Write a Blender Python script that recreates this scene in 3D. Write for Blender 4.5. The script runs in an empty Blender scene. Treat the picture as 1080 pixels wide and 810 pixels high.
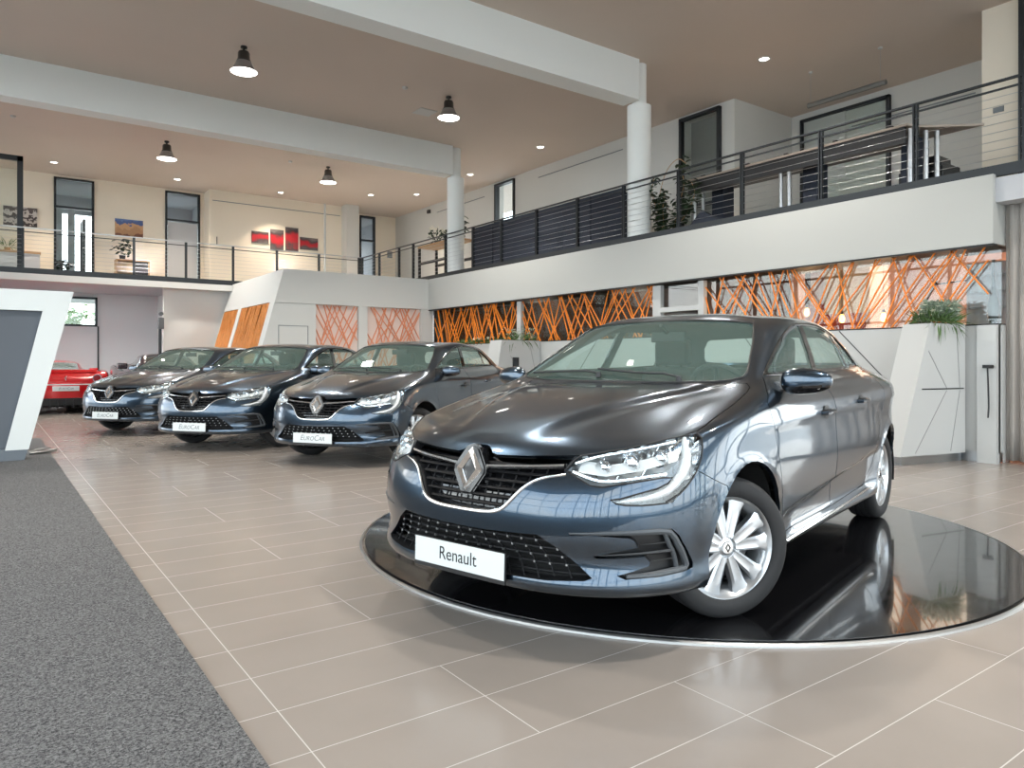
import bpy, bmesh, math, random
from mathutils import Vector, Matrix
from mathutils.bvhtree import BVHTree
C = bpy.context.scene.collection
S = bpy.context.scene
R = math.radians
PI = math.pi

# ------------------------------------------------------------------ camera
cam_data = bpy.data.cameras.new('camera')
cam = bpy.data.objects.new('camera', cam_data); C.objects.link(cam)
cam.location = (0, 0, 1.17)
cam.rotation_euler = (R(90), 0, -R(35.855))
cam_data.sensor_width = 36
cam_data.lens = 766/1080*36
cam_data.shift_y = -23/1080
cam_data.clip_start = .05; cam_data.clip_end = 300
S.camera = cam

# ------------------------------------------------------------------ look, sky, daylight
S.view_settings.view_transform = 'Standard'
S.view_settings.look = 'None'
S.view_settings.exposure = 0.0
S.view_settings.gamma = 1
S.view_settings.use_curve_mapping = False
S.cycles.use_denoising = True
S.cycles.max_bounces = 10; S.cycles.diffuse_bounces = 6; S.cycles.glossy_bounces = 5
S.cycles.transparent_max_bounces = 16; S.cycles.transmission_bounces = 6
S.cycles.sample_clamp_indirect = 6
S.cycles.caustics_reflective = False; S.cycles.caustics_refractive = False

w = bpy.data.worlds.new('sky'); S.world = w; w.use_nodes = True
nt = w.node_tree; nt.nodes.clear()
wo = nt.nodes.new('ShaderNodeOutputWorld'); bg = nt.nodes.new('ShaderNodeBackground')
tc = nt.nodes.new('ShaderNodeTexCoord'); sp = nt.nodes.new('ShaderNodeSeparateXYZ')
rp = nt.nodes.new('ShaderNodeValToRGB'); ns = nt.nodes.new('ShaderNodeTexNoise'); mx = nt.nodes.new('ShaderNodeMix'); mx.data_type = 'RGBA'
nt.links.new(tc.outputs['Generated'], sp.inputs[0]); nt.links.new(sp.outputs['Z'], rp.inputs[0])
rp.color_ramp.elements[0].position = 0.0; rp.color_ramp.elements[0].color = (.86, .94, 1.0, 1)
rp.color_ramp.elements[1].position = .6; rp.color_ramp.elements[1].color = (.62, .78, 1.0, 1)
ns.inputs['Scale'].default_value = 3.0; ns.inputs['Detail'].default_value = 4
nt.links.new(tc.outputs['Generated'], ns.inputs['Vector'])
cr = nt.nodes.new('ShaderNodeValToRGB'); cr.color_ramp.elements[0].position = .42; cr.color_ramp.elements[1].position = .62
nt.links.new(ns.outputs[0], cr.inputs[0]); nt.links.new(cr.outputs[0], mx.inputs[0])
nt.links.new(rp.outputs[0], mx.inputs[6]); mx.inputs[7].default_value = (1, 1, .98, 1)
nt.links.new(mx.outputs[2], bg.inputs[0]); bg.inputs[1].default_value = SKY_STRENGTH = 5.6
nt.links.new(bg.outputs[0], wo.inputs[0])

def portal(name, loc, rot, sx, sy):
    """tells the renderer where the glazed fronts let the sky in"""
    l = bpy.data.lights.new(name, 'AREA'); l.shape = 'RECTANGLE'; l.size = sx; l.size_y = sy
    l.cycles.is_portal = True
    o = bpy.data.objects.new(name, l); o.location = loc; o.rotation_euler = rot; C.objects.link(o)
portal('sky_portal_front', (4, -5.9, 3.3), (-R(90), 0, 0), 21, 6.4)
portal('sky_portal_side', (-6.9, 7.4, 3.3), (-R(90), 0, R(-90)), 26.6, 6.4)

# ------------------------------------------------------------------ materials
def srgb(r, g, b):
    f = lambda c: (c/255/12.92) if c/255 <= .04045 else ((c/255+.055)/1.055)**2.4
    return (f(r), f(g), f(b))
def mat(name, col, rough=.5, metal=0, coat=0, emit=None, es=0, noise=0, nscale=8, bump=0, spec=.5, aniso=0):
    m = bpy.data.materials.new(name); m.use_nodes = True
    b = m.node_tree.nodes['Principled BSDF']; N = m.node_tree.nodes; L = m.node_tree.links
    b.inputs['Base Color'].default_value = (*col, 1); b.inputs['Roughness'].default_value = rough
    b.inputs['Metallic'].default_value = metal; b.inputs['Coat Weight'].default_value = coat
    b.inputs['Coat Roughness'].default_value = .03
    b.inputs['Specular IOR Level'].default_value = spec
    if emit: b.inputs['Emission Color'].default_value = (*emit, 1); b.inputs['Emission Strength'].default_value = es
    if noise or bump:
        t = N.new('ShaderNodeTexCoord'); n = N.new('ShaderNodeTexNoise'); n.inputs['Scale'].default_value = nscale; n.inputs['Detail'].default_value = 5
        L.new(t.outputs['Object'], n.inputs['Vector'])
        if noise:
            x = N.new('ShaderNodeMix'); x.data_type = 'RGBA'; L.new(n.outputs[0], x.inputs[0])
            x.inputs[6].default_value = (*[c*(1-noise) for c in col], 1); x.inputs[7].default_value = (*[min(1, c*(1+noise)) for c in col], 1)
            L.new(x.outputs[2], b.inputs['Base Color'])
        if bump:
            bp = N.new('ShaderNodeBump'); bp.inputs['Strength'].default_value = bump; bp.inputs['Distance'].default_value = .01
            L.new(n.outputs[0], bp.inputs['Height']); L.new(bp.outputs[0], b.inputs['Normal'])
    return m
def glass(name, tint, refl=.06, rough=.0, body=None, bodyw=0):
    """thin pane: tinted see-through with a fresnel mirror"""
    m = bpy.data.materials.new(name); m.use_nodes = True; N = m.node_tree.nodes; L = m.node_tree.links; N.clear()
    o = N.new('ShaderNodeOutputMaterial'); t = N.new('ShaderNodeBsdfTransparent'); g = N.new('ShaderNodeBsdfGlossy'); x = N.new('ShaderNodeMixShader')
    lw = N.new('ShaderNodeLayerWeight'); lw.inputs['Blend'].default_value = .5; pw = N.new('ShaderNodeMath'); pw.operation = 'POWER'; pw.inputs[1].default_value = 5
    ml = N.new('ShaderNodeMath'); ml.operation = 'MULTIPLY_ADD'; ml.inputs[1].default_value = .92; ml.inputs[2].default_value = refl; ml.use_clamp = True
    t.inputs[0].default_value = (*tint, 1); g.inputs['Roughness'].default_value = rough
    L.new(lw.outputs['Facing'], pw.inputs[0]); L.new(pw.outputs[0], ml.inputs[0]); L.new(ml.outputs[0], x.inputs[0])
    src = t.outputs[0]
    if body:
        d = N.new('ShaderNodeBsdfDiffuse'); d.inputs[0].default_value = (*body, 1); y = N.new('ShaderNodeMixShader'); y.inputs[0].default_value = bodyw
        L.new(src, y.inputs[1]); L.new(d.outputs[0], y.inputs[2]); src = y.outputs[0]
    L.new(src, x.inputs[1]); L.new(g.outputs[0], x.inputs[2]); L.new(x.outputs[0], o.inputs[0])
    return m
def car_paint(name, col, flake):
    m = mat(name, col, .28, 1.0, 1.0); m.node_tree.nodes['Principled BSDF'].inputs['Coat IOR'].default_value = 1.65; N = m.node_tree.nodes; L = m.node_tree.links; b = N['Principled BSDF']
    t = N.new('ShaderNodeTexCoord'); v = N.new('ShaderNodeTexVoronoi'); v.inputs['Scale'].default_value = 900
    x = N.new('ShaderNodeMix'); x.data_type = 'RGBA'; L.new(t.outputs['Object'], v.inputs['Vector'])
    r = N.new('ShaderNodeMath'); r.operation = 'MULTIPLY'; r.inputs[1].default_value = .5
    L.new(v.outputs['Color'], r.inputs[0]); L.new(r.outputs[0], x.inputs[0])
    x.inputs[6].default_value = (*col, 1); x.inputs[7].default_value = (*flake, 1); L.new(x.outputs[2], b.inputs['Base Color'])
    return m
M = dict(
 wall=mat('wall_plaster', srgb(206,206,202), .7, bump=.04, nscale=60),
 fascia=mat('fascia_paint', srgb(184,185,181), .6),
 warm=mat('warm_plaster', srgb(238,228,211), .75),
 grey=mat('grey_plaster', srgb(190,192,196), .7),
 ceil=mat('ceiling_taupe', srgb(204,191,180), .75, noise=.04, nscale=.7),
 beam=mat('beam_paint', srgb(232,235,233), .7),
 white=mat('white_lacquer', srgb(192,193,191), .35),
 darkframe=mat('anthracite_metal', srgb(52,55,58), .4, .5),
 grillebl=mat('grille_black', (.006,.006,.007), .6, spec=.25),
 black=mat('black_plastic', (.012,.012,.013), .45),
 gloss=mat('gloss_black', (.008,.008,.009), .12, 0, .8),
 rubber=mat('rubber', (.016,.016,.017), .72, bump=.05, nscale=90),
 chrome=mat('chrome', (.78,.79,.80), .12, 1),
 alloy=mat('alloy_silver', (.58,.60,.62), .28, .85, .4),
 steel=mat('steel', (.55,.56,.57), .3, 1),
 plate=mat('plate_white', srgb(218,223,222), .35),
 ink=mat('ink_black', (.01,.01,.012), .5),
 inkgrey=mat('ink_grey', srgb(120,126,130), .5),
 leaf=mat('leaf_green', srgb(84,112,62), .55, noise=.4, nscale=20),
 leafd=mat('leaf_dark', srgb(38,58,36), .5, noise=.35, nscale=20),
 leafs=mat('leaf_silver', srgb(150,165,146), .6, noise=.3, nscale=20),
 petal=mat('petal_cream', srgb(232,230,210), .6),
 orange=mat('orange_lacquer', srgb(245,140,40), .45),
 paleorange=mat('pale_orange_lacquer', srgb(230,150,110), .5),
 wood=mat('wood_oak', srgb(176,140,100), .5, noise=.2, nscale=12),
 navy=mat('navy_fabric', srgb(38,44,56), .85, noise=.2, nscale=40),
 cloth=mat('curtain_cloth', srgb(178,172,166), .85, noise=.05, nscale=30),
 bulb=mat('bulb_glow', (1,.6,.25), .3, emit=(1,.50,.14), es=6),
 lampglow=mat('lamp_glow', (1,.95,.9), .3, emit=(1,.93,.86), es=9),
 glass=glass('clear_glass', (.93,.96,.95)),
 facade=glass('facade_glass', (.95,.97,.97), .05),
 carglass=glass('car_glass', (.84,.94,.91), .08, body=(.48,.72,.64), bodyw=.11),  # teal diffuse share imitates the bright reflection in the car panes
 lens=glass('lamp_lens', (.96,.98,.98), .05),
 reflector=mat('lamp_reflector', (.86,.88,.90), .12, 1),
 drl=mat('light_guide', (.72,.74,.75), .25),
 paint=car_paint('blue_grey_metallic', (.030,.052,.080), (.064,.098,.138)),
 liner=mat('car_liner', (.006,.006,.006), .9),
 trimgrey=mat('interior_grey', (.10,.105,.10), .8),
 seat=mat('seat_cloth', (.022,.023,.024), .9, bump=.1, nscale=120),
 dash=mat('dashboard', (.018,.019,.020), .6),
 redpaint=mat('red_paint', (.60,.008,.012), .22, .1, 1.0),
 amber=mat('tail_lens', (.35,.005,.006), .15, 0, 1.0),
 ring=mat('turntable_ring', srgb(190,190,188), .3, .9),
)
# ------------------------------------------------------------------ helpers
def link(o, parent=None):
    C.objects.link(o)
    if parent is not None: o.parent = parent
    return o
def obj(name, me, m=None, parent=None):
    o = bpy.data.objects.new(name, me)
    if m is not None:
        for q in (m if isinstance(m, (list, tuple)) else [m]): me.materials.append(q)
    return link(o, parent)
def mesh(name, V, F, smooth_=False, mi=None):
    me = bpy.data.meshes.new(name); me.from_pydata([tuple(v) for v in V], [], F); me.update()
    if smooth_: me.polygons.foreach_set('use_smooth', [True]*len(me.polygons))
    if mi: me.polygons.foreach_set('material_index', mi)
    return me
def tag(o, label=None, cat=None, group=None, kind=None):
    if label: o['label'] = label
    if cat: o['category'] = cat
    if group: o['group'] = group
    if kind: o['kind'] = kind
    return o
def empty(name, loc=(0,0,0), rz=0, label=None, cat=None, group=None, kind=None):
    o = bpy.data.objects.new(name, None); o.location = loc; o.rotation_euler = (0, 0, rz); o.empty_display_size = .1
    C.objects.link(o); return tag(o, label, cat, group, kind)
def copy_tree(o, parent=None):
    c = o.copy(); C.objects.link(c)
    if parent is not None: c.parent = parent; c.matrix_parent_inverse = o.matrix_parent_inverse.copy()
    for ch in [q for q in bpy.data.objects if q.parent == o]: copy_tree(ch, c)
    return c
class MB:
    """collects simple solids into one mesh"""
    def __init__(s): s.V = []; s.F = []; s.mi = []; s.sm = []
    def add(s, V, F, mi=0, sm=False):
        n = len(s.V); s.V += [tuple(v) for v in V]; s.F += [tuple(i+n for i in f) for f in F]; s.mi += [mi]*len(F); s.sm += [sm]*len(F); return s
    def box(s, x0, x1, y0, y1, z0, z1, mi=0, bev=0):
        if bev:
            bm = bmesh.new(); bmesh.ops.create_cube(bm, size=1)
            for v in bm.verts: v.co = Vector(((x0+x1)/2+v.co.x*(x1-x0), (y0+y1)/2+v.co.y*(y1-y0), (z0+z1)/2+v.co.z*(z1-z0)))
            bmesh.ops.bevel(bm, geom=bm.edges[:], offset=bev, segments=3, profile=.7, affect='EDGES')
            bm.verts.index_update(); s.add([v.co.copy() for v in bm.verts], [[v.index for v in f.verts] for f in bm.faces], mi, True); bm.free(); return s
        V = [(x,y,z) for z in (z0,z1) for y in (y0,y1) for x in (x0,x1)]
        return s.add(V, [(0,2,3,1),(4,5,7,6),(0,1,5,4),(2,6,7,3),(0,4,6,2),(1,3,7,5)], mi)
    def prism(s, poly, axis, a, b, mi=0):
        """2D polygon extruded along axis: 'y' polygon in (x,z); 'x' in (y,z); 'z' in (x,y)"""
        n = len(poly)
        def p(q, t): return (q[0], t, q[1]) if axis == 'y' else (t, q[0], q[1]) if axis == 'x' else (q[0], q[1], t)
        V = [p(q, a) for q in poly]+[p(q, b) for q in poly]
        F = [tuple(range(n)), tuple(range(2*n-1, n-1, -1))]+[(i, n+i, n+(i+1) % n, (i+1) % n) for i in range(n)]
        area = sum(poly[i][0]*poly[(i+1) % n][1]-poly[(i+1) % n][0]*poly[i][1] for i in range(n))
        flip = (area > 0) == (axis != 'y') if b > a else (area > 0) != (axis != 'y')
        if flip: F = [tuple(reversed(f)) for f in F]
        return s.add(V, F, mi)
    def bar(s, p, q, r, n=8, mi=0, r2=None, caps=True):
        p, q = Vector(p), Vector(q); d = (q-p).normalized(); a = d.orthogonal().normalized(); b = d.cross(a); r2 = r if r2 is None else r2
        V = [p+(a*math.cos(2*PI*i/n)+b*math.sin(2*PI*i/n))*r for i in range(n)]+[q+(a*math.cos(2*PI*i/n)+b*math.sin(2*PI*i/n))*r2 for i in range(n)]
        F = [(i, (i+1) % n, n+(i+1) % n, n+i) for i in range(n)]
        s.add(V, F, mi, n > 4)
        if caps: s.F += [tuple(len(s.V)-2*n+i for i in reversed(range(n))), tuple(len(s.V)-n+i for i in range(n))]; s.mi += [mi]*2; s.sm += [False]*2
        return s
    def tube(s, pts, r, n=8, mi=0, closed=False, up=None):
        P = [Vector(p) for p in pts]; m = len(P); V = []; prev = None
        for i in range(m):
            a = P[(i-1) % m] if (closed or i > 0) else P[i]; b = P[(i+1) % m] if (closed or i < m-1) else P[i]
            t = (b-a).normalized()
            if prev is None: u = t.orthogonal().normalized()
            else:
                u = prev-t*prev.dot(t)
                u = u.normalized() if u.length > 1e-6 else t.orthogonal().normalized()
            prev = u; v = t.cross(u); rr = r(i/(m-1)) if callable(r) else r
            V += [P[i]+(u*math.cos(2*PI*k/n)+v*math.sin(2*PI*k/n))*rr for k in range(n)]
        F = []
        for i in range(m if closed else m-1):
            j = (i+1) % m
            F += [(i*n+k, i*n+(k+1) % n, j*n+(k+1) % n, j*n+k) for k in range(n)]
        s.add(V, F, mi, True)
        if not closed:
            k0 = len(s.V)-m*n; s.F += [tuple(k0+i for i in reversed(range(n))), tuple(len(s.V)-n+i for i in range(n))]; s.mi += [mi]*2; s.sm += [False]*2
        return s
    def lathe(s, prof, n=24, M4=None, mi=0, sm=True):
        """profile [(r,z)] round z"""
        V = []; F = []; m = len(prof)
        for i in range(n):
            a = 2*PI*i/n
            for r, z in prof: V.append(Vector((r*math.cos(a), r*math.sin(a), z)))
        for i in range(n):
            j = (i+1) % n
            for k in range(m-1): F.append((i*m+k, j*m+k, j*m+k+1, i*m+k+1))
        if M4 is not None: V = [M4 @ v for v in V]
        return s.add(V, F, mi, sm)
    def move(s, M4): s.V = [tuple(M4 @ Vector(v)) for v in s.V]; return s
    def mesh(s, name='m'):
        me = mesh(name, s.V, s.F, False, s.mi); me.polygons.foreach_set('use_smooth', s.sm); me.update(); return me
    def build(s, name, m, parent=None):
        o = obj(name, s.mesh(name), m, parent)
        bm = bmesh.new(); bm.from_mesh(o.data); bmesh.ops.remove_doubles(bm, verts=bm.verts, dist=1e-6); bmesh.ops.recalc_face_normals(bm, faces=bm.faces); bm.to_mesh(o.data); bm.free()
        o.data.set_sharp_from_angle(angle=R(40)) if any(s.sm) else None
        return o
def box(name, m, *a, parent=None, **k): return MB().box(*a, **k).build(name, m, parent)
def struct(name, m, *boxes):
    b = MB()
    for q in boxes: b.box(*q)
    return tag(b.build(name, m), kind='structure')
def text(name, body, m, parent, loc, rot, size, ext=.0006, shear=0, sx=1):
    cu = bpy.data.curves.new(name, 'FONT'); cu.body = body; cu.small_caps_scale = .78
    if body == 'EuroCar':
        for k in range(len(body)): cu.body_format[k].use_small_caps = True
    cu.name = name; cu.size = size; cu.extrude = ext; cu.align_x = 'CENTER'; cu.align_y = 'CENTER'; cu.shear = shear; cu.resolution_u = 4
    t = bpy.data.objects.new('tmp', cu); C.objects.link(t); bpy.context.view_layer.update()
    me = bpy.data.meshes.new_from_object(t.evaluated_get(bpy.context.evaluated_depsgraph_get())); bpy.data.objects.remove(t)
    me.materials.clear(); o = obj(name, me, m, parent); o.location = loc; o.rotation_euler = rot; o.scale = (sx, 1, 1); return o
# ---- car body surface: a net of rings (bottom to roof) by columns (nose to tail), left half ----
PLAN = [(2.290,0),(2.280,.22),(2.240,.44),(2.155,.62),(2.020,.765),(1.860,.850),(1.66,.893),(1.3555,.905),(1.0,.903),(.5,.898),
        (0,.896),(-.5,.898),(-.95,.899),(-1.3555,.890),(-1.74,.818),(-2.00,.712),(-2.17,.54),(-2.28,.31),(-2.315,0)]
NC = 19
def seg(a, b, c, d, e):      # value per column: nose, nose corner, side, tail corner, tail
    out = []
    for j in range(NC):
        if j <= 3: t = j/3; v = a*(1-t)+b*t if False else a+(b-a)*max(0, (j-2)/3)
        elif j <= 5: v = a+(b-a)*((j-2)/3)
        elif j <= 8: v = b+(c-b)*((j-5)/3)
        elif j <= 12: v = c
        elif j <= 15: v = c+(d-c)*((j-12)/3)
        else: v = d+(e-d)*((j-15)/3)
        out.append(v)
    return out
def plan_normals():
    ns = []
    for j in range(NC):
        a = PLAN[max(0, j-1)]; b = PLAN[min(NC-1, j+1)]
        if j == 0: ns.append((1, 0)); continue
        if j == NC-1: ns.append((-1, 0)); continue
        tx, ty = b[0]-a[0], b[1]-a[1]; l = math.hypot(tx, ty)
        ns.append((ty/l, -tx/l))
    return ns
_PN = plan_normals()
def plan_ring(zs, ds): return [(PLAN[j][0]-_PN[j][0]*ds[j], PLAN[j][1]-_PN[j][1]*ds[j], zs[j]) for j in range(NC)]
RINGS = [
 plan_ring(seg(.225,.23,.225,.26,.27), seg(.10,.08,.07,.08,.10)),
 plan_ring(seg(.240,.240,.240,.28,.29), seg(.022,.018,.020,.03,.03)),
 plan_ring(seg(.268,.268,.272,.31,.32), seg(.005,.005,.012,.01,.01)),
 plan_ring(seg(.36,.35,.36,.40,.40), seg(.028,.012,.020,.005,.0)),
 plan_ring(seg(.47,.47,.48,.50,.50), seg(.008,.0,.010,.0,.0)),
 plan_ring(seg(.58,.60,.62,.62,.62), seg(.014,.004,.0,.0,.005)),
 plan_ring(seg(.69,.71,.76,.78,.78), seg(.062,.026,.006,.01,.02)),
 [(2.150,0,.790),(2.142,.19,.790),(2.105,.39,.790),(2.025,.565,.793),(1.915,.70,.808),(1.785,.793,.832),(1.60,.845,.868),(1.3555,.872,.905),(1.0,.880,.928),(.5,.880,.925),
  (0,.880,.93),(-.5,.882,.94),(-.95,.886,.955),(-1.3555,.887,.97),(-1.72,.82,.985),(-2.00,.70,1.0),(-2.18,.52,1.02),(-2.26,.28,1.04),(-2.29,0,1.05)],
 [(2.09,0,.826),(2.082,.19,.827),(2.045,.385,.826),(1.965,.555,.822),(1.855,.685,.834),(1.735,.775,.856),(1.57,.829,.888),(1.335,.858,.925),(.98,.868,.955),(.48,.866,.96),
  (0,.864,.965),(-.5,.864,.975),(-.95,.868,.99),(-1.3555,.855,1.005),(-1.70,.79,1.02),(-1.97,.675,1.035),(-2.15,.50,1.06),(-2.235,.27,1.075),(-2.265,0,1.082)],
 [(1.98,0,.864),(1.972,.19,.865),(1.935,.385,.863),(1.86,.545,.857),(1.755,.66,.867),(1.65,.745,.886),(1.51,.80,.912),(1.29,.836,.948),(.95,.850,.985),(.45,.845,1.0),
  (0,.838,1.0),(-.5,.838,1.01),(-.95,.84,1.025),(-1.35,.82,1.035),(-1.67,.75,1.052),(-1.93,.64,1.06),(-2.10,.475,1.078),(-2.18,.25,1.086),(-2.21,0,1.09)],
 [(1.70,0,.938),(1.69,.20,.940),(1.66,.38,.937),(1.61,.53,.927),(1.53,.635,.927),(1.45,.70,.942),(1.34,.757,.960),(1.18,.797,.985),(.90,.822,1.018),(.42,.815,1.035),
  (-.02,.81,1.037),(-.5,.808,1.047),(-.95,.805,1.062),(-1.30,.775,1.07),(-1.57,.71,1.08),(-1.80,.61,1.085),(-1.95,.45,1.094),(-2.02,.24,1.10),(-2.04,0,1.102)],
 [(1.38,0,1.0),(1.37,.2,1.002),(1.35,.37,1.0),(1.32,.51,.992),(1.27,.605,.987),(1.22,.668,.992),(1.15,.718,1.005),(1.05,.757,1.025),(.86,.793,1.05),(.40,.790,1.060),
  (-.03,.785,1.063),(-.5,.78,1.072),(-.93,.77,1.087),(-1.23,.735,1.10),(-1.45,.68,1.108),(-1.64,.585,1.11),(-1.78,.43,1.115),(-1.84,.22,1.118),(-1.86,0,1.12)],
 [(1.13,0,1.040),(1.125,.19,1.040),(1.115,.37,1.040),(1.09,.50,1.040),(1.06,.60,1.042),(1.03,.665,1.047),(.99,.71,1.055),(.93,.742,1.066),(.80,.767,1.078),(.38,.768,1.083),
  (-.04,.765,1.087),(-.5,.757,1.097),(-.90,.74,1.112),(-1.17,.71,1.13),(-1.36,.665,1.14),(-1.52,.58,1.145),(-1.64,.42,1.15),(-1.70,.22,1.15),(-1.72,0,1.15)],
 [(.80,0,1.248),(.795,.18,1.247),(.785,.34,1.243),(.765,.47,1.236),(.742,.555,1.227),(.712,.608,1.222),(.675,.642,1.222),(.61,.670,1.228),(.48,.692,1.238),(.18,.697,1.252),
  (-.14,.693,1.257),(-.5,.685,1.262),(-.83,.67,1.262),(-1.07,.645,1.26),(-1.21,.605,1.26),(-1.33,.53,1.26),(-1.43,.39,1.265),(-1.48,.20,1.27),(-1.50,0,1.27)],
 [(.47,0,1.418),(.465,.17,1.417),(.455,.32,1.411),(.435,.435,1.402),(.41,.503,1.392),(.38,.548,1.385),(.33,.575,1.385),(.25,.593,1.393),(.14,.604,1.403),(-.05,.610,1.411),
  (-.25,.611,1.412),(-.5,.607,1.407),(-.74,.597,1.392),(-.93,.575,1.372),(-1.05,.54,1.36),(-1.14,.475,1.36),(-1.21,.35,1.365),(-1.25,.18,1.368),(-1.27,0,1.37)],
 [(.27,0,1.453),(.26,.14,1.452),(.25,.27,1.449),(.23,.37,1.442),(.20,.435,1.434),(.17,.475,1.429),(.13,.50,1.429),(.07,.517,1.432),(0,.527,1.435),(-.13,.533,1.440),
  (-.28,.533,1.442),(-.47,.528,1.438),(-.64,.512,1.428),(-.77,.482,1.42),(-.86,.435,1.414),(-.92,.37,1.414),(-.96,.27,1.417),(-.99,.14,1.42),(-1.0,0,1.423)],
]
_L = RINGS[-1]
RINGS.append([(-.28+(p[0]+.28)*.62, p[1]*.55, 1.461-.010*(p[1]/.53)**2-.012*max(0,-(p[0]+.28)/.7)) for p in _L])
RINGS.append([(-.28+(p[0]+.28)*.42, 0.0, 1.466-.006*max(0,-(p[0]+.28)/.7)) for p in _L])

def curve(P, n, ghost0, ghost1):
    """chord-length cubic through P, n samples per span"""
    Q = [ghost0(P)]+list(P)+[ghost1(P)]
    def dist(a, b): return max(1e-4, math.dist(a, b))**.75
    out = []
    for i in range(1, len(Q)-2):
        p0, p1, p2, p3 = Q[i-1], Q[i], Q[i+1], Q[i+2]
        a, b, c = dist(p0, p1), dist(p1, p2), dist(p2, p3)
        m1 = [((p1[k]-p0[k])/a*b + (p2[k]-p1[k])/b*a)/(a+b)*b for k in range(3)]
        m2 = [((p2[k]-p1[k])/b*c + (p3[k]-p2[k])/c*b)/(b+c)*b for k in range(3)]
        for s in range(n):
            t = s/n; h00 = 2*t**3-3*t*t+1; h10 = t**3-2*t*t+t; h01 = -2*t**3+3*t*t; h11 = t**3-t*t
            out.append(tuple(h00*p1[k]+h10*m1[k]+h01*p2[k]+h11*m2[k] for k in range(3)))
    out.append(tuple(P[-1])); return out
def mirror_ghost0(P): p = P[1]; return (p[0], -p[1], p[2])
def mirror_ghost1(P): p = P[-2]; return (p[0], -p[1], p[2])
def line_ghost0(P): return tuple(2*P[0][k]-P[1][k] for k in range(3))
def smooth(a, b, x):
    t = min(1, max(0, (x-a)/(b-a))); return t*t*(3-2*t)
AX = 1.3555
def shape(p):
    """pressed creases, flares and scallops on the smooth skin"""
    x, y, z = p
    # bonnet: raised centre between two converging crease lines
    if x > .95 and .80 < z < 1.06:
        yl = .175+(2.13-x)*.36
        k = smooth(2.13, 1.9, x)*smooth(.98, 1.15, x)
        z += .011*k*smooth(yl+.035, yl-.005, abs(y))
        z -= .006*k*math.exp(-((abs(y)-yl-.06)/.05)**2)
    if y > .6:
        for ax in (AX, -AX):
            r = math.hypot(x-ax, z-.316)
            if z > .2: y += .011*math.exp(-((r-.372)/.030)**2)*smooth(.25,.32,z)
        if -1.0 < x < 1.05 and z < .62:      # hollow along the door bottoms
            line = .40+(.80-x)*.085
            k = smooth(1.0,.7,x)*smooth(-1.0,-.75,x)
            y -= .026*k*smooth(line+.012, line-.02, z)*smooth(.25,.33,z)
        # shoulder crease through the handles
        if -2 < x < 1.3: y += .006*smooth(1.3,.9,x)*math.exp(-((z-(.875-.02*x))/.016)**2)
    return (x, y, z)
def skin(nu=8, nv=8):
    """list of rows; row v, column u"""
    R = [curve(r, nu, mirror_ghost0, mirror_ghost1) for r in RINGS]
    NU = len(R[0]); cols = []
    for u in range(NU):
        cols.append(curve([r[u] for r in R], nv, line_ghost0, mirror_ghost1))
    return [[shape(cols[u][v]) for u in range(NU)] for v in range(len(cols[0]))]
def inpoly(p, poly):
    x, y = p; c = False; j = len(poly)-1
    for i in range(len(poly)):
        if (poly[i][1] > y) != (poly[j][1] > y) and x < (poly[j][0]-poly[i][0])*(y-poly[i][1])/(poly[j][1]-poly[i][1])+poly[i][0]: c = not c
        j = i
    return c
AXES = {'front': (1, 2), 'side': (0, 2), 'top': (0, 1)}
def arc(cx, cz, r, a0, a1, n): return [(cx+r*math.cos(R(a0+(a1-a0)*i/n)), cz+r*math.sin(R(a0+(a1-a0)*i/n))) for i in range(n+1)]
def cutter(bm, poly, ax, filt):
    a, b = AXES[ax]
    xs = [p[0] for p in poly]; ys = [p[1] for p in poly]; e = .05
    cand = []
    for f in bm.faces:
        c = f.calc_center_median()
        if filt(c) and min(xs)-e < c[a] < max(xs)+e and min(ys)-e < c[b] < max(ys)+e: cand.append(f)
    n = len(poly)
    for i in range(n):
        p, q = poly[i], poly[(i+1) % n]
        if math.dist(p, q) < 1e-6: continue
        no = [0, 0, 0]; no[a] = -(q[1]-p[1]); no[b] = q[0]-p[0]
        co = [0, 0, 0]; co[a] = p[0]; co[b] = p[1]
        x0, x1 = min(p[0], q[0])-.002, max(p[0], q[0])+.002; y0, y1 = min(p[1], q[1])-.002, max(p[1], q[1])+.002
        near, rest = [], []
        for f in cand:
            if not f.is_valid: continue
            us = [v.co[a] for v in f.verts]; vs = [v.co[b] for v in f.verts]
            (near if (max(us) > x0 and min(us) < x1 and max(vs) > y0 and min(vs) < y1) else rest).append(f)
        if not near: cand = rest; continue
        g = set(near)
        for f in near: g.update(f.edges); g.update(f.verts)
        ret = bmesh.ops.bisect_plane(bm, geom=list(g), dist=1e-6, plane_co=co, plane_no=no)
        cand = rest+[x for x in ret['geom'] if isinstance(x, bmesh.types.BMFace) and x.is_valid]
# ---- outlines on the body, metres (front: y,z   side: x,z   top: x,y)
GRILLE = [(-.03,.790),(.035,.790),(.060,.785),(.085,.764),(.11,.757),(.30,.763),(.462,.769),(.452,.735),(.446,.717),(.460,.703),(.43,.697),(.388,.690),(.337,.672),(.291,.635),(.250,.583),(.215,.550),(.17,.537),(.10,.532),(-.03,.530)]
LOWER = [(-.03,.458),(.144,.459),(.382,.468),(.45,.425),(.585,.313),(.56,.302),(.421,.292),(-.03,.287)]
HLF = [(.450,.717),(.470,.757),(.488,.773),(.545,.785),(.622,.800),(.69,.820),(.742,.838),(.79,.85),(.95,.90),(.95,.60),(.80,.600),(.735,.595),(.687,.597),(.660,.603),(.640,.616),(.674,.622),(.72,.639),(.770,.657),(.793,.675),(.799,.694),(.775,.696),(.692,.679),(.607,.663),(.565,.667),(.537,.680),(.495,.700)]
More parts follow.
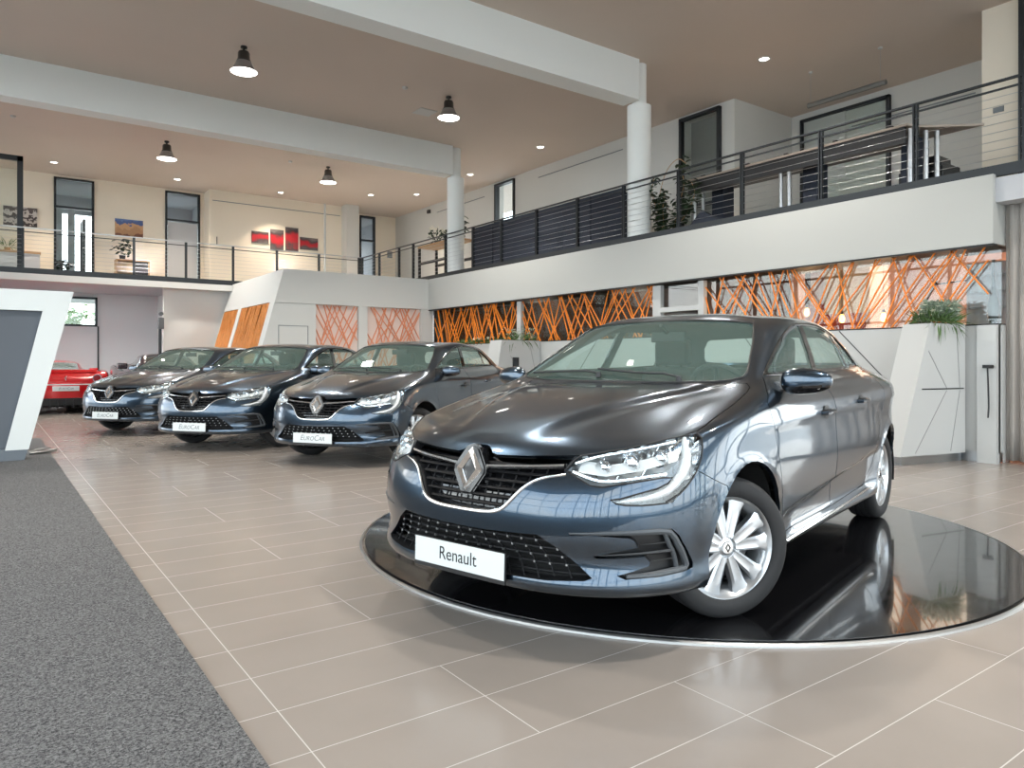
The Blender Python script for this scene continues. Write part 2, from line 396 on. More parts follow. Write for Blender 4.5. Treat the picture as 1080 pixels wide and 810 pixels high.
HLS = [(2.4,.95),(2.4,.50),(1.99,.50),(1.935,.60),(1.902,.630),(1.862,.657),(1.820,.690),(1.782,.725),(1.752,.760),(1.728,.80),(1.712,.835),(1.708,.856),(1.72,.95)]
VENT = [(.505,.487),(.60,.495),(.70,.501),(.788,.504),(.813,.500),(.828,.472),(.838,.42),(.847,.350),(.847,.332),(.83,.322),(.772,.315),(.688,.310),(.661,.324),(.70,.337),(.748,.357),(.752,.373),(.74,.396),(.66,.390),(.594,.388),(.585,.396),(.65,.414),(.725,.434),(.716,.460),(.704,.471),(.60,.480),(.507,.476)]
HOODT = [(2.5,-.03),(2.5,.50),(2.16,.50),(2.02,.60),(1.90,.69),(1.80,.752),(1.70,.800),(1.623,.805),(1.49,.803),(1.35,.802),(1.223,.793),(1.11,.782),(1.03,.765),(1.00,.738),(1.045,.68),(1.08,.62),(1.12,.45),(1.145,.25),(1.15,-.03)]
HOODF = [(-.03,.790),(.035,.790),(.060,.785),(.085,.764),(.11,.757),(.30,.763),(.488,.773),(.545,.785),(.622,.800),(.69,.820),(.742,.838),(.79,.850),(.84,.862),(.95,.88),(.95,1.2),(-.03,1.2)]
WS = [(-.03,1.043),(.37,1.045),(.58,1.050),(.655,1.058),(.700,1.075),(.698,1.10),(.660,1.18),(.615,1.27),(.572,1.345),(.555,1.366),(.52,1.378),(.40,1.390),(.20,1.399),(-.03,1.402)]
FW = [(.76,1.098),(.63,1.150),(.50,1.208),(.36,1.262),(.22,1.310),(.08,1.349),(-.03,1.373),(-.065,1.376),(-.045,1.28),(-.02,1.18),(.005,1.105),(.35,1.100)]
RW = [(-.075,1.108),(-.10,1.18),(-.125,1.28),(-.145,1.379),(-.30,1.385),(-.45,1.383),(-.60,1.370),(-.70,1.352),(-.765,1.334),(-.765,1.125),(-.45,1.114)]
QW = [(-.80,1.127),(-.80,1.323),(-.86,1.300),(-.94,1.255),(-1.02,1.195),(-1.055,1.160),(-1.05,1.14),(-1.0,1.132)]
TRIM = [(.83,1.082),(.72,1.130),(.50,1.225),(.36,1.280),(.22,1.328),(.08,1.367),(-.03,1.389),(-.30,1.401),(-.50,1.396),(-.62,1.384),(-.75,1.357),(-.86,1.318),(-.95,1.268),(-1.04,1.200),(-1.09,1.155),(-1.09,1.125),(-1.0,1.112),(-.45,1.096),(.0,1.086),(.40,1.083)]
BWF = [(-.03,1.145),(.40,1.145),(.56,1.145),(.60,1.155),(.585,1.20),(.535,1.28),(.475,1.335),(.44,1.350),(.20,1.362),(-.03,1.365)]
FDOOR = [(1.06,.955),(1.075,.92),(1.055,.86),(.985,.62),(.93,.47),(.885,.34),(.86,.305),(.02,.305),(.02,.60),(.03,.90),(.03,1.086),(.40,1.083),(.83,1.082)]
RDOOR = [(.012,.305),(-.72,.33),(-.86,.43),(-.945,.62),(-1.02,.74),(-1.10,.86),(-1.13,.96),(-1.12,1.06),(-1.11,1.125),(-1.0,1.112),(-.45,1.096),(.022,1.086),(.022,.90),(.012,.60)]
BUMPS = [(2.6,.9),(2.6,.1),(1.5,.1),(1.62,.55),(1.61,.632),(1.70,.668),(1.79,.712),(2.0,.9)]
FAR = arc(AX, .316, .392, 0, 360, 40)[:-1]
RAR = arc(-AX, .316, .385, 0, 360, 40)[:-1]
TAIL = [(.30,.86),(.45,.90),(.62,.92),(.95,.94),(.95,1.02),(.60,.99),(.42,.975),(.30,.965)]
FUEL = None
lf = lambda c: c.x > 1.5
sd = lambda c: c.y > .45
def build_shell():
    rows = skin(8, 8); NVr, NUc = len(rows), len(rows[0])
    bm = bmesh.new(); V = [[bm.verts.new(p) for p in r] for r in rows]
    for a in range(NVr-1):
        for b in range(NUc-1):
            try: bm.faces.new((V[a][b], V[a][b+1], V[a+1][b+1], V[a+1][b]))
            except ValueError: pass
    bmesh.ops.remove_doubles(bm, verts=bm.verts, dist=1e-5)
    bmesh.ops.dissolve_degenerate(bm, dist=1e-6, edges=bm.edges)
    bmesh.ops.recalc_face_normals(bm, faces=bm.faces)
    bm.normal_update()
    if sum(f.normal.z for f in bm.faces if f.calc_center_median().z > 1.35) < 0: bmesh.ops.reverse_faces(bm, faces=bm.faces)
    floor_row = [tuple(p) for p in rows[0]]
    cutter(bm, GRILLE, 'front', lf); cutter(bm, LOWER, 'front', lf); cutter(bm, HLF, 'front', lf); cutter(bm, HLS, 'side', lf)
    cutter(bm, VENT, 'front', lf); cutter(bm, HOODT, 'top', lambda c: c.x > .9 and c.z > .74); cutter(bm, HOODF, 'front', lf)
    cutter(bm, WS, 'front', lambda c: .2 < c.x < 1.3 and c.z > 1.0); cutter(bm, BWF, 'front', lambda c: c.x < -1.0 and c.z > 1.05)
    for p in (FW, RW, QW, TRIM, FDOOR, RDOOR, BUMPS, FAR, RAR): cutter(bm, p, 'side', sd)
    cutter(bm, TAIL, 'front', lambda c: c.x < -1.6)
    bmesh.ops.dissolve_degenerate(bm, dist=1e-6, edges=bm.edges)
    bm.verts.ensure_lookup_table(); bm.faces.ensure_lookup_table(); bm.normal_update()
    def label(f):
        c = f.calc_center_median(); s, fr, t = (c.x, c.z), (c.y, c.z), (c.x, c.y)
        if c.y > .45 and (inpoly(s, FAR) or inpoly(s, RAR)): return 'hole'
        if c.x > 1.5:
            if inpoly(fr, HLF) and inpoly(s, HLS): return 'headlight'
            if inpoly(fr, GRILLE): return 'grille'
            if inpoly(fr, LOWER): return 'lower'
            if inpoly(fr, VENT): return 'vent'
        if c.x > .9 and c.z > .74 and inpoly(t, HOODT) and (c.x < 1.5 or inpoly(fr, HOODF)): return 'hood'
        if .2 < c.x < 1.3 and c.z > 1.0 and inpoly(fr, WS) and c.y < .72 and (c.z > 1.05 or c.x > .9): return 'windshield'
        if c.x < -1.0 and c.z > 1.05 and inpoly(fr, BWF): return 'backlight'
        if c.y > .45:
            if inpoly(s, FW): return 'front_window'
            if inpoly(s, RW): return 'rear_window'
            if inpoly(s, QW): return 'quarter_window'
            if c.z > 1.0 and inpoly(s, TRIM): return 'trim'
            if c.z < 1.2 and inpoly(s, FDOOR): return 'front_door'
            if c.z < 1.2 and inpoly(s, RDOOR): return 'rear_door'
        if c.x < -1.6 and inpoly(fr, TAIL): return 'tail'
        if c.x > 1.5 and inpoly(s, BUMPS): return 'bumper'
        if c.z > .95 and c.x < 1.3 and c.z <= 1.06 and c.x > .85 and c.y < .66: return 'cowl'
        return 'body'
    lab = {f.index: label(f) for f in bm.faces}
    N = {}
    for v in bm.verts:
        n = v.normal.copy()
        if abs(v.co.y) < 1e-4: n.y = 0; n.normalize()
        N[v.index] = n
    return bm, lab, N, floor_row
GLASSY = ('front_window', 'rear_window', 'quarter_window', 'windshield', 'backlight', 'trim', 'hole', 'grille', 'lower', 'vent', 'headlight', 'tail')
def piece(bm, lab, N, names, sides, gap=0.0, rim=.008, off=0.0, flip=False):
    """mesh data of all faces so labelled; sides: (1,), (-1,) or both"""
    FS = [f for f in bm.faces if lab[f.index] in names]
    if not FS: return None
    V = []; F = []; NL = []; idx = {}
    shift = {}
    if gap:
        for f in FS:
            c = f.calc_center_median()
            for e in f.edges:
                o = [g for g in e.link_faces if g is not f]
                if o and lab[o[0].index] not in names and lab[o[0].index] not in GLASSY:
                    d = (e.verts[1].co-e.verts[0].co).normalized(); k = f.normal.cross(d)
                    if k.dot(c-e.verts[0].co) < 0: k = -k
                    for v in e.verts: shift.setdefault(v.index, []).append(k)
    def vid(i, s):
        if (i, s) in idx: return idx[(i, s)]
        v = bm.verts[i]; co = v.co.copy()
        if i in shift:
            k = sum(shift[i], Vector()); co += k.normalized()*gap
        co -= N[i]*off
        if abs(v.co.y) < 1e-4: co.y = 0; s = 1
        if (i, s) in idx: return idx[(i, s)]
        idx[(i, s)] = len(V); V.append((co.x, co.y*s, co.z)); return idx[(i, s)]
    def nrm(i, s, k=1): n = N[i]; return (n.x*k, n.y*s*k, n.z*k)
    for s in sides:
        for f in FS:
            vs = [v.index for v in f.verts]
            if (s < 0) != flip: vs = vs[::-1]
            ids = [vid(i, s) for i in vs]
            if len(set(ids)) < 3: continue
            F.append(ids); NL += [nrm(i, s, -1 if flip else 1) for i in vs]
        if rim:
            for f in FS:
                m = len(f.loops)
                for l in f.loops:
                    e = l.edge; o = [g for g in e.link_faces if g is not f]
                    if o and lab[o[0].index] in names: continue
                    a, b = l.vert.index, l.link_loop_next.vert.index
                    if abs(bm.verts[a].co.y) < 1e-4 and abs(bm.verts[b].co.y) < 1e-4: continue
                    ia, ib = vid(a, s), vid(b, s); na, nb = nrm(a, s), nrm(b, s)
                    pa = Vector(V[ia])-Vector(na)*rim; pb = Vector(V[ib])-Vector(nb)*rim
                    V.append(tuple(pa)); V.append(tuple(pb)); q = [ia, len(V)-2, len(V)-1, ib]
                    if s < 0: q = q[::-1]
                    F.append(q)
                    fn = (Vector(V[q[1]])-Vector(V[q[0]])).cross(Vector(V[q[2]])-Vector(V[q[0]]))
                    fn = fn.normalized() if fn.length > 1e-12 else Vector((0, 0, 1))
                    NL += [tuple(fn)]*4
    me = bpy.data.meshes.new('p'); me.from_pydata(V, [], F)
    me.polygons.foreach_set('use_smooth', [True]*len(me.polygons)); me.update()
    if len(me.loops) == len(NL): me.normals_split_custom_set(NL)
    return me
def outline_chain(bvh, pts, off=0.0, axis='front', x0=3.0, side=1):
    """points of an outline laid on the skin"""
    out = []
    for p in pts:
        if axis == 'front': o, d = Vector((x0, p[0], p[1])), Vector((-1, 0, 0))
        elif axis == 'side': o, d = Vector((p[0], 2.0, p[1])), Vector((0, -1, 0))
        else: o, d = Vector((p[0], p[1], 2.5)), Vector((0, 0, -1))
        h = bvh.ray_cast(o, d)
        if h[0] is not None: q = h[0]+h[1]*off*(1 if h[1].dot(d) < 0 else -1); out.append((q.x, q.y*side, q.z))
    return out
def dense(pts, step=.02, closed=False):
    out = []; P = list(pts)+([pts[0]] if closed else [])
    for a, b in zip(P, P[1:]):
        n = max(1, int(math.dist(a, b)/step))
        out += [tuple(a[k]+(b[k]-a[k])*i/n for k in range(len(a))) for i in range(n)]
    if not closed: out.append(P[-1])
    return out
def fillet(pts, n=6):
    """rounds a polyline with quadratic corners"""
    out = [pts[0]]
    for i in range(1, len(pts)-1):
        a, b, c = pts[i-1], pts[i], pts[i+1]
        p = tuple((a[k]+b[k])/2 for k in range(len(b))); q = tuple((b[k]+c[k])/2 for k in range(len(b)))
        for s in range(n): t = s/n; out.append(tuple((1-t)**2*p[k]+2*t*(1-t)*b[k]+t*t*q[k] for k in range(len(b))))
    out.append(pts[-1]); return out

def make_wheel(name, side):
    """wheel about its own y axis, outer face toward +y (side=1); an object tree with the tyre as its mesh"""
    M4 = Matrix.Rotation(-PI/2, 4, 'X')   # z -> y
    t = MB(); W = .102
    prof = [(.226,-W+.02),(.232,-W+.008),(.262,-W-.003),(.292,-W),(.308,-W+.012),(.3155,-W+.03)]
    for z in (-.062,-.058,-.022,-.018,.018,.022,.058,.062): prof.append((.3175 if abs(z) in (.062,.022,.018,.058) and False else (.3175), z))
    prof += [(.3155,W-.03),(.308,W-.012),(.292,W),(.262,W+.003),(.240,W-.002),(.232,W-.008),(.226,W-.02)]
    p2 = []
    for r, z in prof: p2.append((r, z))
    # circumferential grooves
    fin = []
    for r, z in p2:
        fin.append((r, z))
    g = [(.3175,-.044),(.311,-.042),(.311,-.034),(.3175,-.032),(.3175,-.006),(.311,-.004),(.311,.004),(.3175,.006),(.3175,.032),(.311,.034),(.311,.042),(.3175,.044)]
    k = [q for q in p2 if q[1] <= -.058 or q[0] < .3174 and q[1] < 0]; k2 = [q for q in p2 if q[1] >= .058 or q[0] < .3174 and q[1] > 0]
    t.lathe(k+g+k2, 64, M4)
    o = t.build(name, M['rubber'])
    r = MB(); face = W-.012
    r.lathe([(.205,-W+.02),(.190,-.05),(.186,.02),(.196,.055),(.208,.066),(.214,face-.016),(.222,face-.004),(.2285,face),(.233,face-.004),(.234,face-.014),(.228,face-.02),(.212,-W+.015)], 64, M4)
    # spokes: five pairs
    yc = face-.014
    for k_ in range(5):
        for sgn in (-1, 1):
            a0 = R(90+72*k_+sgn*14); a1 = R(90+72*k_+sgn*15.5)
            rows_ = []
            for t_ in [i/8 for i in range(9)]:
                rr = .045+.175*t_; a = a0+(a1-a0)*t_
                hw = .022+.014*t_ if t_ < .8 else .0332+.016*(t_-.8)/.2
                dep = .010*math.sin(PI*min(1, t_*1.05))
                yy = yc-.014*(1-t_)**2*0-.006*t_+.004
                rows_.append((rr, a, hw, yy-dep*0, ))
            V = []
            for rr, a, hw, yy in rows_:
                c, s = math.cos(a), math.sin(a)
                for off, dy in ((-hw*1.0, -.040), (-hw, -.006), (-hw*.62, .001), (0, -.003), (hw*.62, .001), (hw, -.006), (hw*1.0, -.040)):
                    V.append((rr*c-off*s, yy+dy, rr*s+off*c))
            F = []
            for i in range(len(rows_)-1):
                for j in range(6): F.append((i*7+j, i*7+j+1, (i+1)*7+j+1, (i+1)*7+j))
            F += [tuple(range(7)), tuple(range((len(rows_)-1)*7+6, (len(rows_)-1)*7-1, -1))]
            r.add(V, F, 0, True)
    r.lathe([(0,yc+.004),(.028,yc+.004),(.034,yc+.001),(.040,yc-.004),(.062,yc-.004),(.072,yc-.010),(.074,yc-.035),(0,yc-.04)], 40, M4)
    rim = r.build('rim', M['alloy'], o)
    hc = MB(); hc.lathe([(.0,yc+.009),(.026,yc+.008),(.0285,yc+.004),(.0285,yc)], 32, M4); cap = hc.build('hub_cap', M['chrome'], o)
    em = MB(); em.tube([(.0, yc+.010, .017), (.011, yc+.010, 0), (0, yc+.010, -.017), (-.011, yc+.010, 0)], .0024, 6, closed=True); em.build('badge', M['black'], cap)
    for k_ in range(5):
        a = R(90+72*k_+36); lm = MB()
        lm.lathe([(0,yc-.001),(.0085,yc-.001),(.0095,yc-.006)], 6, M4, sm=False)
        lm.lathe([(.0105,yc-.004),(.0145,yc-.001),(.016,yc-.004),(.016,yc-.012)], 16, M4)
        lm.move(Matrix.Translation((.054*math.cos(a), 0, .054*math.sin(a)))); lm.build('lug_nut', M['steel'], o)
    d = MB(); d.lathe([(0,.0),(.15,.0),(.15,.012),(.07,.014),(.07,.03),(0,.03)], 40, M4)
    d.build('brake_disc', mat_once('brake_iron', (.10,.10,.105), .5, .6), o)
    bk = MB(); bk.lathe([(.0,-.03),(.20,-.03)], 32, M4); bk.build('brake_backing', M['liner'], o)
    if side < 0:
        for q in [o]+list(o.children_recursive):
            pass
    return o

def make_car(loc, rz, label, cat='car', group=None, writing='Renault', style=0):
    car = empty('car', loc, rz, label, cat, group)
    bm, lab, N, floor_row = build_shell()
    allbv = BVHTree.FromBMesh(bm)
    P = lambda nm, names, m, sides=(1, -1), **k: (lambda me: obj(nm, me, m, car) if me else None)(piece(bm, lab, N, names, sides, **k))
    P('body_shell', ('body',), M['paint'], gap=.0018, rim=.02)
    P('bonnet', ('hood',), M['paint'], gap=.0022, rim=.015)
    P('front_bumper', ('bumper',), M['paint'], gap=.0015, rim=.02)
    P('cowl_panel', ('cowl',), M['black'], rim=.01)
    doors = {}
    for s in (1, -1):
        doors[('f', s)] = P('front_door', ('front_door',), M['paint'], (s,), gap=.0022, rim=.02)
        doors[('r', s)] = P('rear_door', ('rear_door',), M['paint'], (s,), gap=.0022, rim=.02)
        P('window_trim', ('trim',), M['gloss'], (s,), rim=.012, off=.001)
        P('front_window', ('front_window',), M['carglass'], (s,), rim=0, off=.004)
        P('rear_window', ('rear_window',), M['carglass'], (s,), rim=0, off=.004)
        P('quarter_window', ('quarter_window',), M['carglass'], (s,), rim=0, off=.004)
        P('tail_light', ('tail',), M['amber'], (s,), rim=.02)
    P('windscreen', ('windshield',), M['carglass'], rim=0, off=.003)
    P('rear_screen', ('backlight',), M['carglass'], rim=0, off=.003)
    # inner lining of pillars and roof, dark liner below
    solid = ('body', 'hood', 'bumper', 'cowl', 'front_door', 'rear_door', 'trim', 'tail')
    me = piece(bm, lab, N, solid, (1, -1), rim=0, off=.020, flip=True)
    mi = [0 if p.center.z > 1.06 else 1 for p in me.polygons]; me.polygons.foreach_set('material_index', mi)
    lining = obj('interior_lining', me, [M['trimgrey'], M['liner']], car)
    me = piece(bm, lab, N, ('body', 'hood', 'bumper', 'front_door', 'rear_door'), (1, -1), rim=0, off=.012)
    bmx = bmesh.new(); bmx.from_mesh(me); bmesh.ops.delete(bmx, geom=[f for f in bmx.faces if f.calc_center_median().z > 1.09], context='FACES'); bmx.to_mesh(me); bmx.free()
    obj('seam_backing', me, M['liner'], car)
    # underbody
    u = MB(); k = floor_row[::6]; u.prism([(p[0]*.985, p[1]*.97) for p in k]+[(p[0]*.985, -p[1]*.97) for p in reversed(k[:-1])][:-1], 'z', .215, .235)
    # keep the wheel bays open
    ub = MB()
    ub.box(.98, 1.78, -.50, .50, .20, .30); ub.box(-.93, .95, -.80, .80, .20, .24); ub.box(-1.8, -.96, -.50, .50, .22, .30)
    ub.prism([(1.78,.60),(1.98,.56),(2.14,.40),(2.18,0),(2.14,-.40),(1.98,-.56),(1.78,-.60)], 'z', .26, .29); ub.prism([(-1.8,.72),(-2.08,.52),(-2.22,0),(-2.08,-.52),(-1.8,-.72)], 'z', .29, .31)
    ub.build('underbody', M['liner'], car)
    for ax in (AX, -AX):
        for s in (1, -1):
            a = MB(); rr = .40; V = []; n = 24
            for i in range(n+1):
                t = R(-12+204*i/n)
                for y in ((.86, .84, .52) if ax > 0 else (.83, .82, .52)): V.append((ax+rr*math.cos(t), y*s, .316+rr*math.sin(t)))
            F = []
            for i in range(n): F += [(i*3, i*3+1, i*3+4, i*3+3), (i*3+1, i*3+2, i*3+5, i*3+4)]
            V.append((ax, .52*s, .316)); c_ = len(V)-1
            F += [(i*3+2, c_, i*3+5) for i in range(n)]
            a.add(V, F); a.build('wheel_well', M['liner'], car)
            e = MB(); pts = outline_chain(allbv, arc(ax, .316, .394 if ax > 0 else .387, -8, 188, 40), .0, 'side', side=s)
    # ---- grille
    def skinx(y, z, off=0.0):
        h = allbv.ray_cast(Vector((3, abs(y)+1e-4, z)), Vector((-1, 0, 0))); return (h[0].x if h[0] is not None else 2.1)-off
    def spans(poly, z):
        full = poly; ys = []
        for i in range(len(full)):
            a, b = full[i], full[(i+1) % len(full)]
            if (a[1] > z) != (b[1] > z): ys.append(a[0]+(b[0]-a[0])*(z-a[1])/(b[1]-a[1]))
        return max(ys) if ys else 0
    P('grille_surround', ('grille',), M['gloss'], rim=0, off=.055)
    P('intake_backing', ('lower',), M['liner'], rim=0, off=.075)
    for s in (1, -1): P('vent_backing', ('vent',), M['black'], (s,), rim=0, off=.035)
    for nm, key, dep in (('grille_frame', 'grille', .055), ('intake_frame', 'lower', .075)):
        poly = GRILLE if key == 'grille' else LOWER
        f = MB()
        chain = dense([p for p in poly if p[0] >= 0] if False else poly, .02, True)
        for s in (1, -1):
            V = []; F = []
            for q in chain:
                y = max(q[0], 0); x = skinx(y, q[1]); V += [(x-.002, y*s, q[1]), (x-dep, y*s*.985, q[1])]
            n = len(chain)
            for i in range(n):
                j = (i+1) % n
                if chain[i][0] <= 0 and chain[j][0] <= 0: continue
                F.append((2*i, 2*i+1, 2*j+1, 2*j))
            f.add(V, F)
        f.build(nm, M['black'], car)
    for s in (1, -1):
        V = []; F = []; f = MB(); chain = dense(VENT, .02, True)
        for q in chain: x = skinx(q[0], q[1]); V += [(x-.001, q[0]*s, q[1]), (x-.04, q[0]*s*.975, q[1])]
        n = len(chain); F = [(2*i, 2*i+1, 2*((i+1) % n)+1, 2*((i+1) % n)) for i in range(n)]
        f.add(V, F); f.build('vent_frame', M['black'], car)
        # outer frame face and the fin of the side vent
        f = MB()
        outer = [(.507,.482),(.60,.4875),(.70,.4925),(.782,.4945),(.808,.488),(.819,.463),(.829,.41),(.836,.350),(.834,.336),(.772,.325),(.69,.320)]
        pts = outline_chain(allbv, dense(outer, .02), -.006, 'front', side=s); f.tube(pts, lambda t: .005+.009*min(1, t*2.2)*(1 if t < .85 else 1-(t-.85)*4), 8)
        inner = outline_chain(allbv, dense([(.800,.480),(.812,.41),(.818,.345)], .015), -.012, 'front', side=s); f.tube(inner, .010, 8)
        f.build('vent_surround', mat_once('satin_grey', srgb(70,74,78), .4), car)
        f = MB()
        for zz, w0 in ((.405,.010),(.440,.004),(.372,.004)):
            y0 = .60 if zz == .405 else .735
            pts = outline_chain(allbv, dense([(y0, zz-.01 if zz == .405 else zz), (.81, zz+.006)], .02), -.012, 'front', side=s)
            f.tube(pts, lambda t, w0=w0: w0*(.3+.7*t), 6)
        f.build('vent_fin', M['black'], car)
    g = MB()
    for z in (.560,.592,.624,.656,.688,.720):
        ym = spans(GRILLE, z)-.012
        n = 24
        V = []
        for i in range(n+1):
            y = -ym+2*ym*i/n; x = skinx(y, z, .028)
            V += [(x+.008, y, z), (x, y, z+.007), (x-.03, y, z+.004), (x-.03, y, z-.004), (x, y, z-.007)]
        F = []
        for i in range(n):
            for k in range(5): F.append((i*5+k, i*5+(k+1) % 5, (i+1)*5+(k+1) % 5, (i+1)*5+k))
        g.add(V, F)
    for i in range(-6, 7):
        y = i*.066+.033
        zs = [z/1000 for z in range(545, 735, 15) if abs(y) < spans(GRILLE, z/1000)-.01]
        if len(zs) > 2: g.tube([(skinx(y, z, .034), y, z) for z in zs], .004, 4)
    g.build('grille_bars', M['grillebl'], car)
    g = MB()
    for z in (.320,.350,.380,.410,.440):
        ym = spans(LOWER, z)-.01; n = 30; g.tube([(skinx(-ym+2*ym*i/n, z, .030), -ym+2*ym*i/n, z) for i in range(n+1)], .0055, 6)
    for i in range(-9, 10):
        y0 = i*.066
        for dz in (0,):
            pts = []
            for z in [q/1000 for q in range(292, 468, 12)]:
                y = y0+(z-.38)*(.55 if y0 >= 0 else -.55)*-1
                if abs(y) < spans(LOWER, z)-.008: pts.append((skinx(y, z, .022), y, z))
            if len(pts) > 2: g.tube(pts, .0032, 5)
            for z in (.350,.380,.410,.440):
                y = y0-(z-.38)*(.55 if y0 >= 0 else -.55)
                if abs(y) < spans(LOWER, z)-.02: g.box(skinx(y, z, .022)-.004, skinx(y, z, .022)+.006, y-.0045, y+.0045, z-.004, z+.004, 1)
    g.build('intake_grille', [M['grillebl'], M['steel']], car)
    # chrome lines
    c = MB(); low = fillet([(.462,.7025),(.43,.697),(.388,.690),(.337,.672),(.291,.635),(.250,.583),(.215,.550),(.17,.537),(.10,.532),(0,.531)], 4)
    half = [(skinx(y, z)+.001, y, z) for y, z in low]
    c.tube(half+[(x, -y, z) for x, y, z in reversed(half[:-1])], lambda t: .004+.0045*math.sin(PI*t)**.7, 8)
    c.build('grille_chrome_strip', M['chrome'], car)
    for s in (1, -1):
        c = MB(); pts = [(skinx(y, z, .006), y*s, z) for y, z in dense([(.085,.708),(.20,.716),(.33,.724),(.440,.733)], .02)]
        V = []; F = []
        for x, y, z in pts: V += [(x+.004, y, z+.008), (x+.008, y, z), (x+.002, y, z-.009), (x-.015, y, z-.009), (x-.015, y, z+.008)]
        for i in range(len(pts)-1):
            for k in range(5): F.append((i*5+k, i*5+(k+1) % 5, (i+1)*5+(k+1) % 5, (i+1)*5+k))
        c.add(V, F); c.build('grille_chrome_bar', M['chrome'], car)
    # emblem: a hollow diamond of folded facets on a dark plinth
    ex = 2.232; th = R(-13)
    B = Matrix.Translation((2.218, 0, .688)) @ Matrix.Rotation(th, 4, 'Y')
    pl = MB(); out = [(0,.112),(.036,.098),(.092,.012),(.092,-.012),(.030,-.108),(-.030,-.108),(-.092,-.012),(-.092,.012),(-.036,.098)]
    pl.prism(out, 'x', -.05, .006); pl.prism([(a*.9, b*.9) for a, b in out], 'x', .006, .012); pl.move(B); plinth = pl.build('emblem_plinth', M['gloss'], car)
    em = MB(); W_, H_ = .072, .096; w_, h_ = .037, .055
    O = [(0, H_), (W_, 0), (0, -H_), (-W_, 0)]; I = [(0, h_), (w_, 0), (0, -h_), (-w_, 0)]; Mi = [(0, (H_+h_)/2), ((W_+w_)/2, 0), (0, -(H_+h_)/2), (-(W_+w_)/2, 0)]
    V = [(.012, *p) for p in O]+[(.032, *p) for p in Mi]+[(.014, *p) for p in I]
    F = []
    for i in range(4): j = (i+1) % 4; F += [(i, j, 4+j, 4+i), (4+i, 4+j, 8+j, 8+i)]
    em.add(V, F); em.move(B); em.build('emblem', M['chrome'], plinth)
    # ---- headlights
    for s in (1, -1):
        hb = piece(bm, lab, N, ('headlight',), (s,), rim=.0, off=.085); base = obj('headlight', hb, mat_once('lamp_housing', (.55,.58,.60), .3, .2), car)
        hw = piece(bm, lab, N, ('headlight',), (s,), rim=.085, off=0.0)
        # keep only the side walls of the housing
        bmx = bmesh.new(); bmx.from_mesh(hw); nf = len([f for f in bm.faces if lab[f.index] == 'headlight'])
        bmx.faces.ensure_lookup_table(); bmesh.ops.delete(bmx, geom=bmx.faces[:nf], context='FACES'); bmx.to_mesh(hw); bmx.free()
        obj('housing_wall', hw, M['reflector'], base)
        obj('lens', piece(bm, lab, N, ('headlight',), (s,), rim=.0, off=.001), M['lens'], base)
        # light guide: the C of the daytime light
        dg = MB()
        cl = [(.662,.6075),(.70,.612),(.745,.622),(.79,.638),(.812,.660),(.822,.69)]
        V = []; F = []
        path = [(.655,.606,.003),(.69,.6115,.009),(.73,.618,.011),(.765,.629,.012),(.790,.643,.014)]
        pts = [(skinx(y, z, .012), y*s, z, w_) for y, z, w_ in path]
        side = [(1.905,.668,.018),(1.865,.700,.020),(1.835,.735,.022),(1.812,.775,.020),(1.795,.815,.014),(1.775,.838,.008)]
        for x, z, w_ in side:
            h = allbv.ray_cast(Vector((x, 2, z)), Vector((0, -1, 0)))
            pts.append((h[0].x-.006, (h[0].y-.012)*s, z, w_))
        dg.tube([p[:3] for p in pts], lambda t: pts[min(len(pts)-1, int(t*(len(pts)-1)+.5))][3], 8)
        dg.build('light_guide', M['drl'], base)
        # projector bowls and chrome bezels
        for (y, z, r_, dx) in ((.575,.728,.030,.045),(.655,.742,.036,.05),(.735,.760,.034,.055)):
            x = skinx(y, z, dx); pm = MB(); D = Matrix.Translation((x, y*s, z)) @ Matrix.Rotation(R(90), 4, 'Y') @ Matrix.Rotation(0, 4, 'X')
            pm.lathe([(r_,.022),(r_*1.06,.020),(r_*1.08,.0),(r_*.9,-.01),(r_*.75,.0),(r_*.55,.014),(0,.022)], 24, D); pm.build('projector', M['reflector'], base)
        bz = MB()
        up = [(.47,.742),(.53,.768),(.62,.787),(.70,.807),(.76,.826)]; lo = [(.475,.712),(.54,.692),(.60,.678),(.69,.692),(.775,.708)]
        for ch, rr in ((up, .0065), (lo, .008)):
            bz.tube([(skinx(y, z, .02), y*s, z) for y, z in dense(fillet(ch, 4), .02)], rr, 6)
        for y0, z0, y1, z1 in ((.555,.686,.552,.775),(.625,.682,.630,.792),(.70,.692,.71,.812)):
            bz.bar((skinx(y0, z0, .045), y0*s, z0), (skinx(y1, z1, .045), y1*s, z1), .004, 6)
        # bright inner reflector shelf
        V = []; F = []
        ln = dense([(.49,.716),(.60,.705),(.70,.725),(.79,.76)], .03)
        for y, z in ln: V += [(skinx(y, z, .018), y*s, z-.006), (skinx(y, z, .07), y*s*.99, z+.035)]
        F = [(2*i, 2*i+2, 2*i+3, 2*i+1) for i in range(len(ln)-1)]
        bz.build('bezel', M['reflector'], base)
        sh = MB(); sh.add(V, F); sh.build('reflector_shelf', M['drl'], base)
        # dark gasket round the lamp
        gk = MB(); pts = outline_chain(allbv, dense([p for p in HLF[10:] + HLF[:8]], .02), .0, 'front', side=s)
        gk.tube(pts, .0035, 6)
        sp_ = []
        for x, z in dense([(1.708,.856),(1.712,.835),(1.728,.80),(1.752,.760),(1.782,.725),(1.820,.690),(1.862,.657),(1.902,.630),(1.96,.605)], .02):
            h = allbv.ray_cast(Vector((x, 2, z)), Vector((0, -1, 0)))
            if h[0] is not None: sp_.append((h[0].x, h[0].y*s, h[0].z))
        gk.tube(sp_, .004, 6); gk.build('gasket', M['black'], base)
    # ---- plate
    pb = MB(); pb.box(-.008, .002, -.262, .262, -.070, .058, bev=.003); hold = pb.build('plate_holder', M['black'], car); hold.location = (2.300, 0, .325); hold.rotation_euler = (0, R(-2), 0)
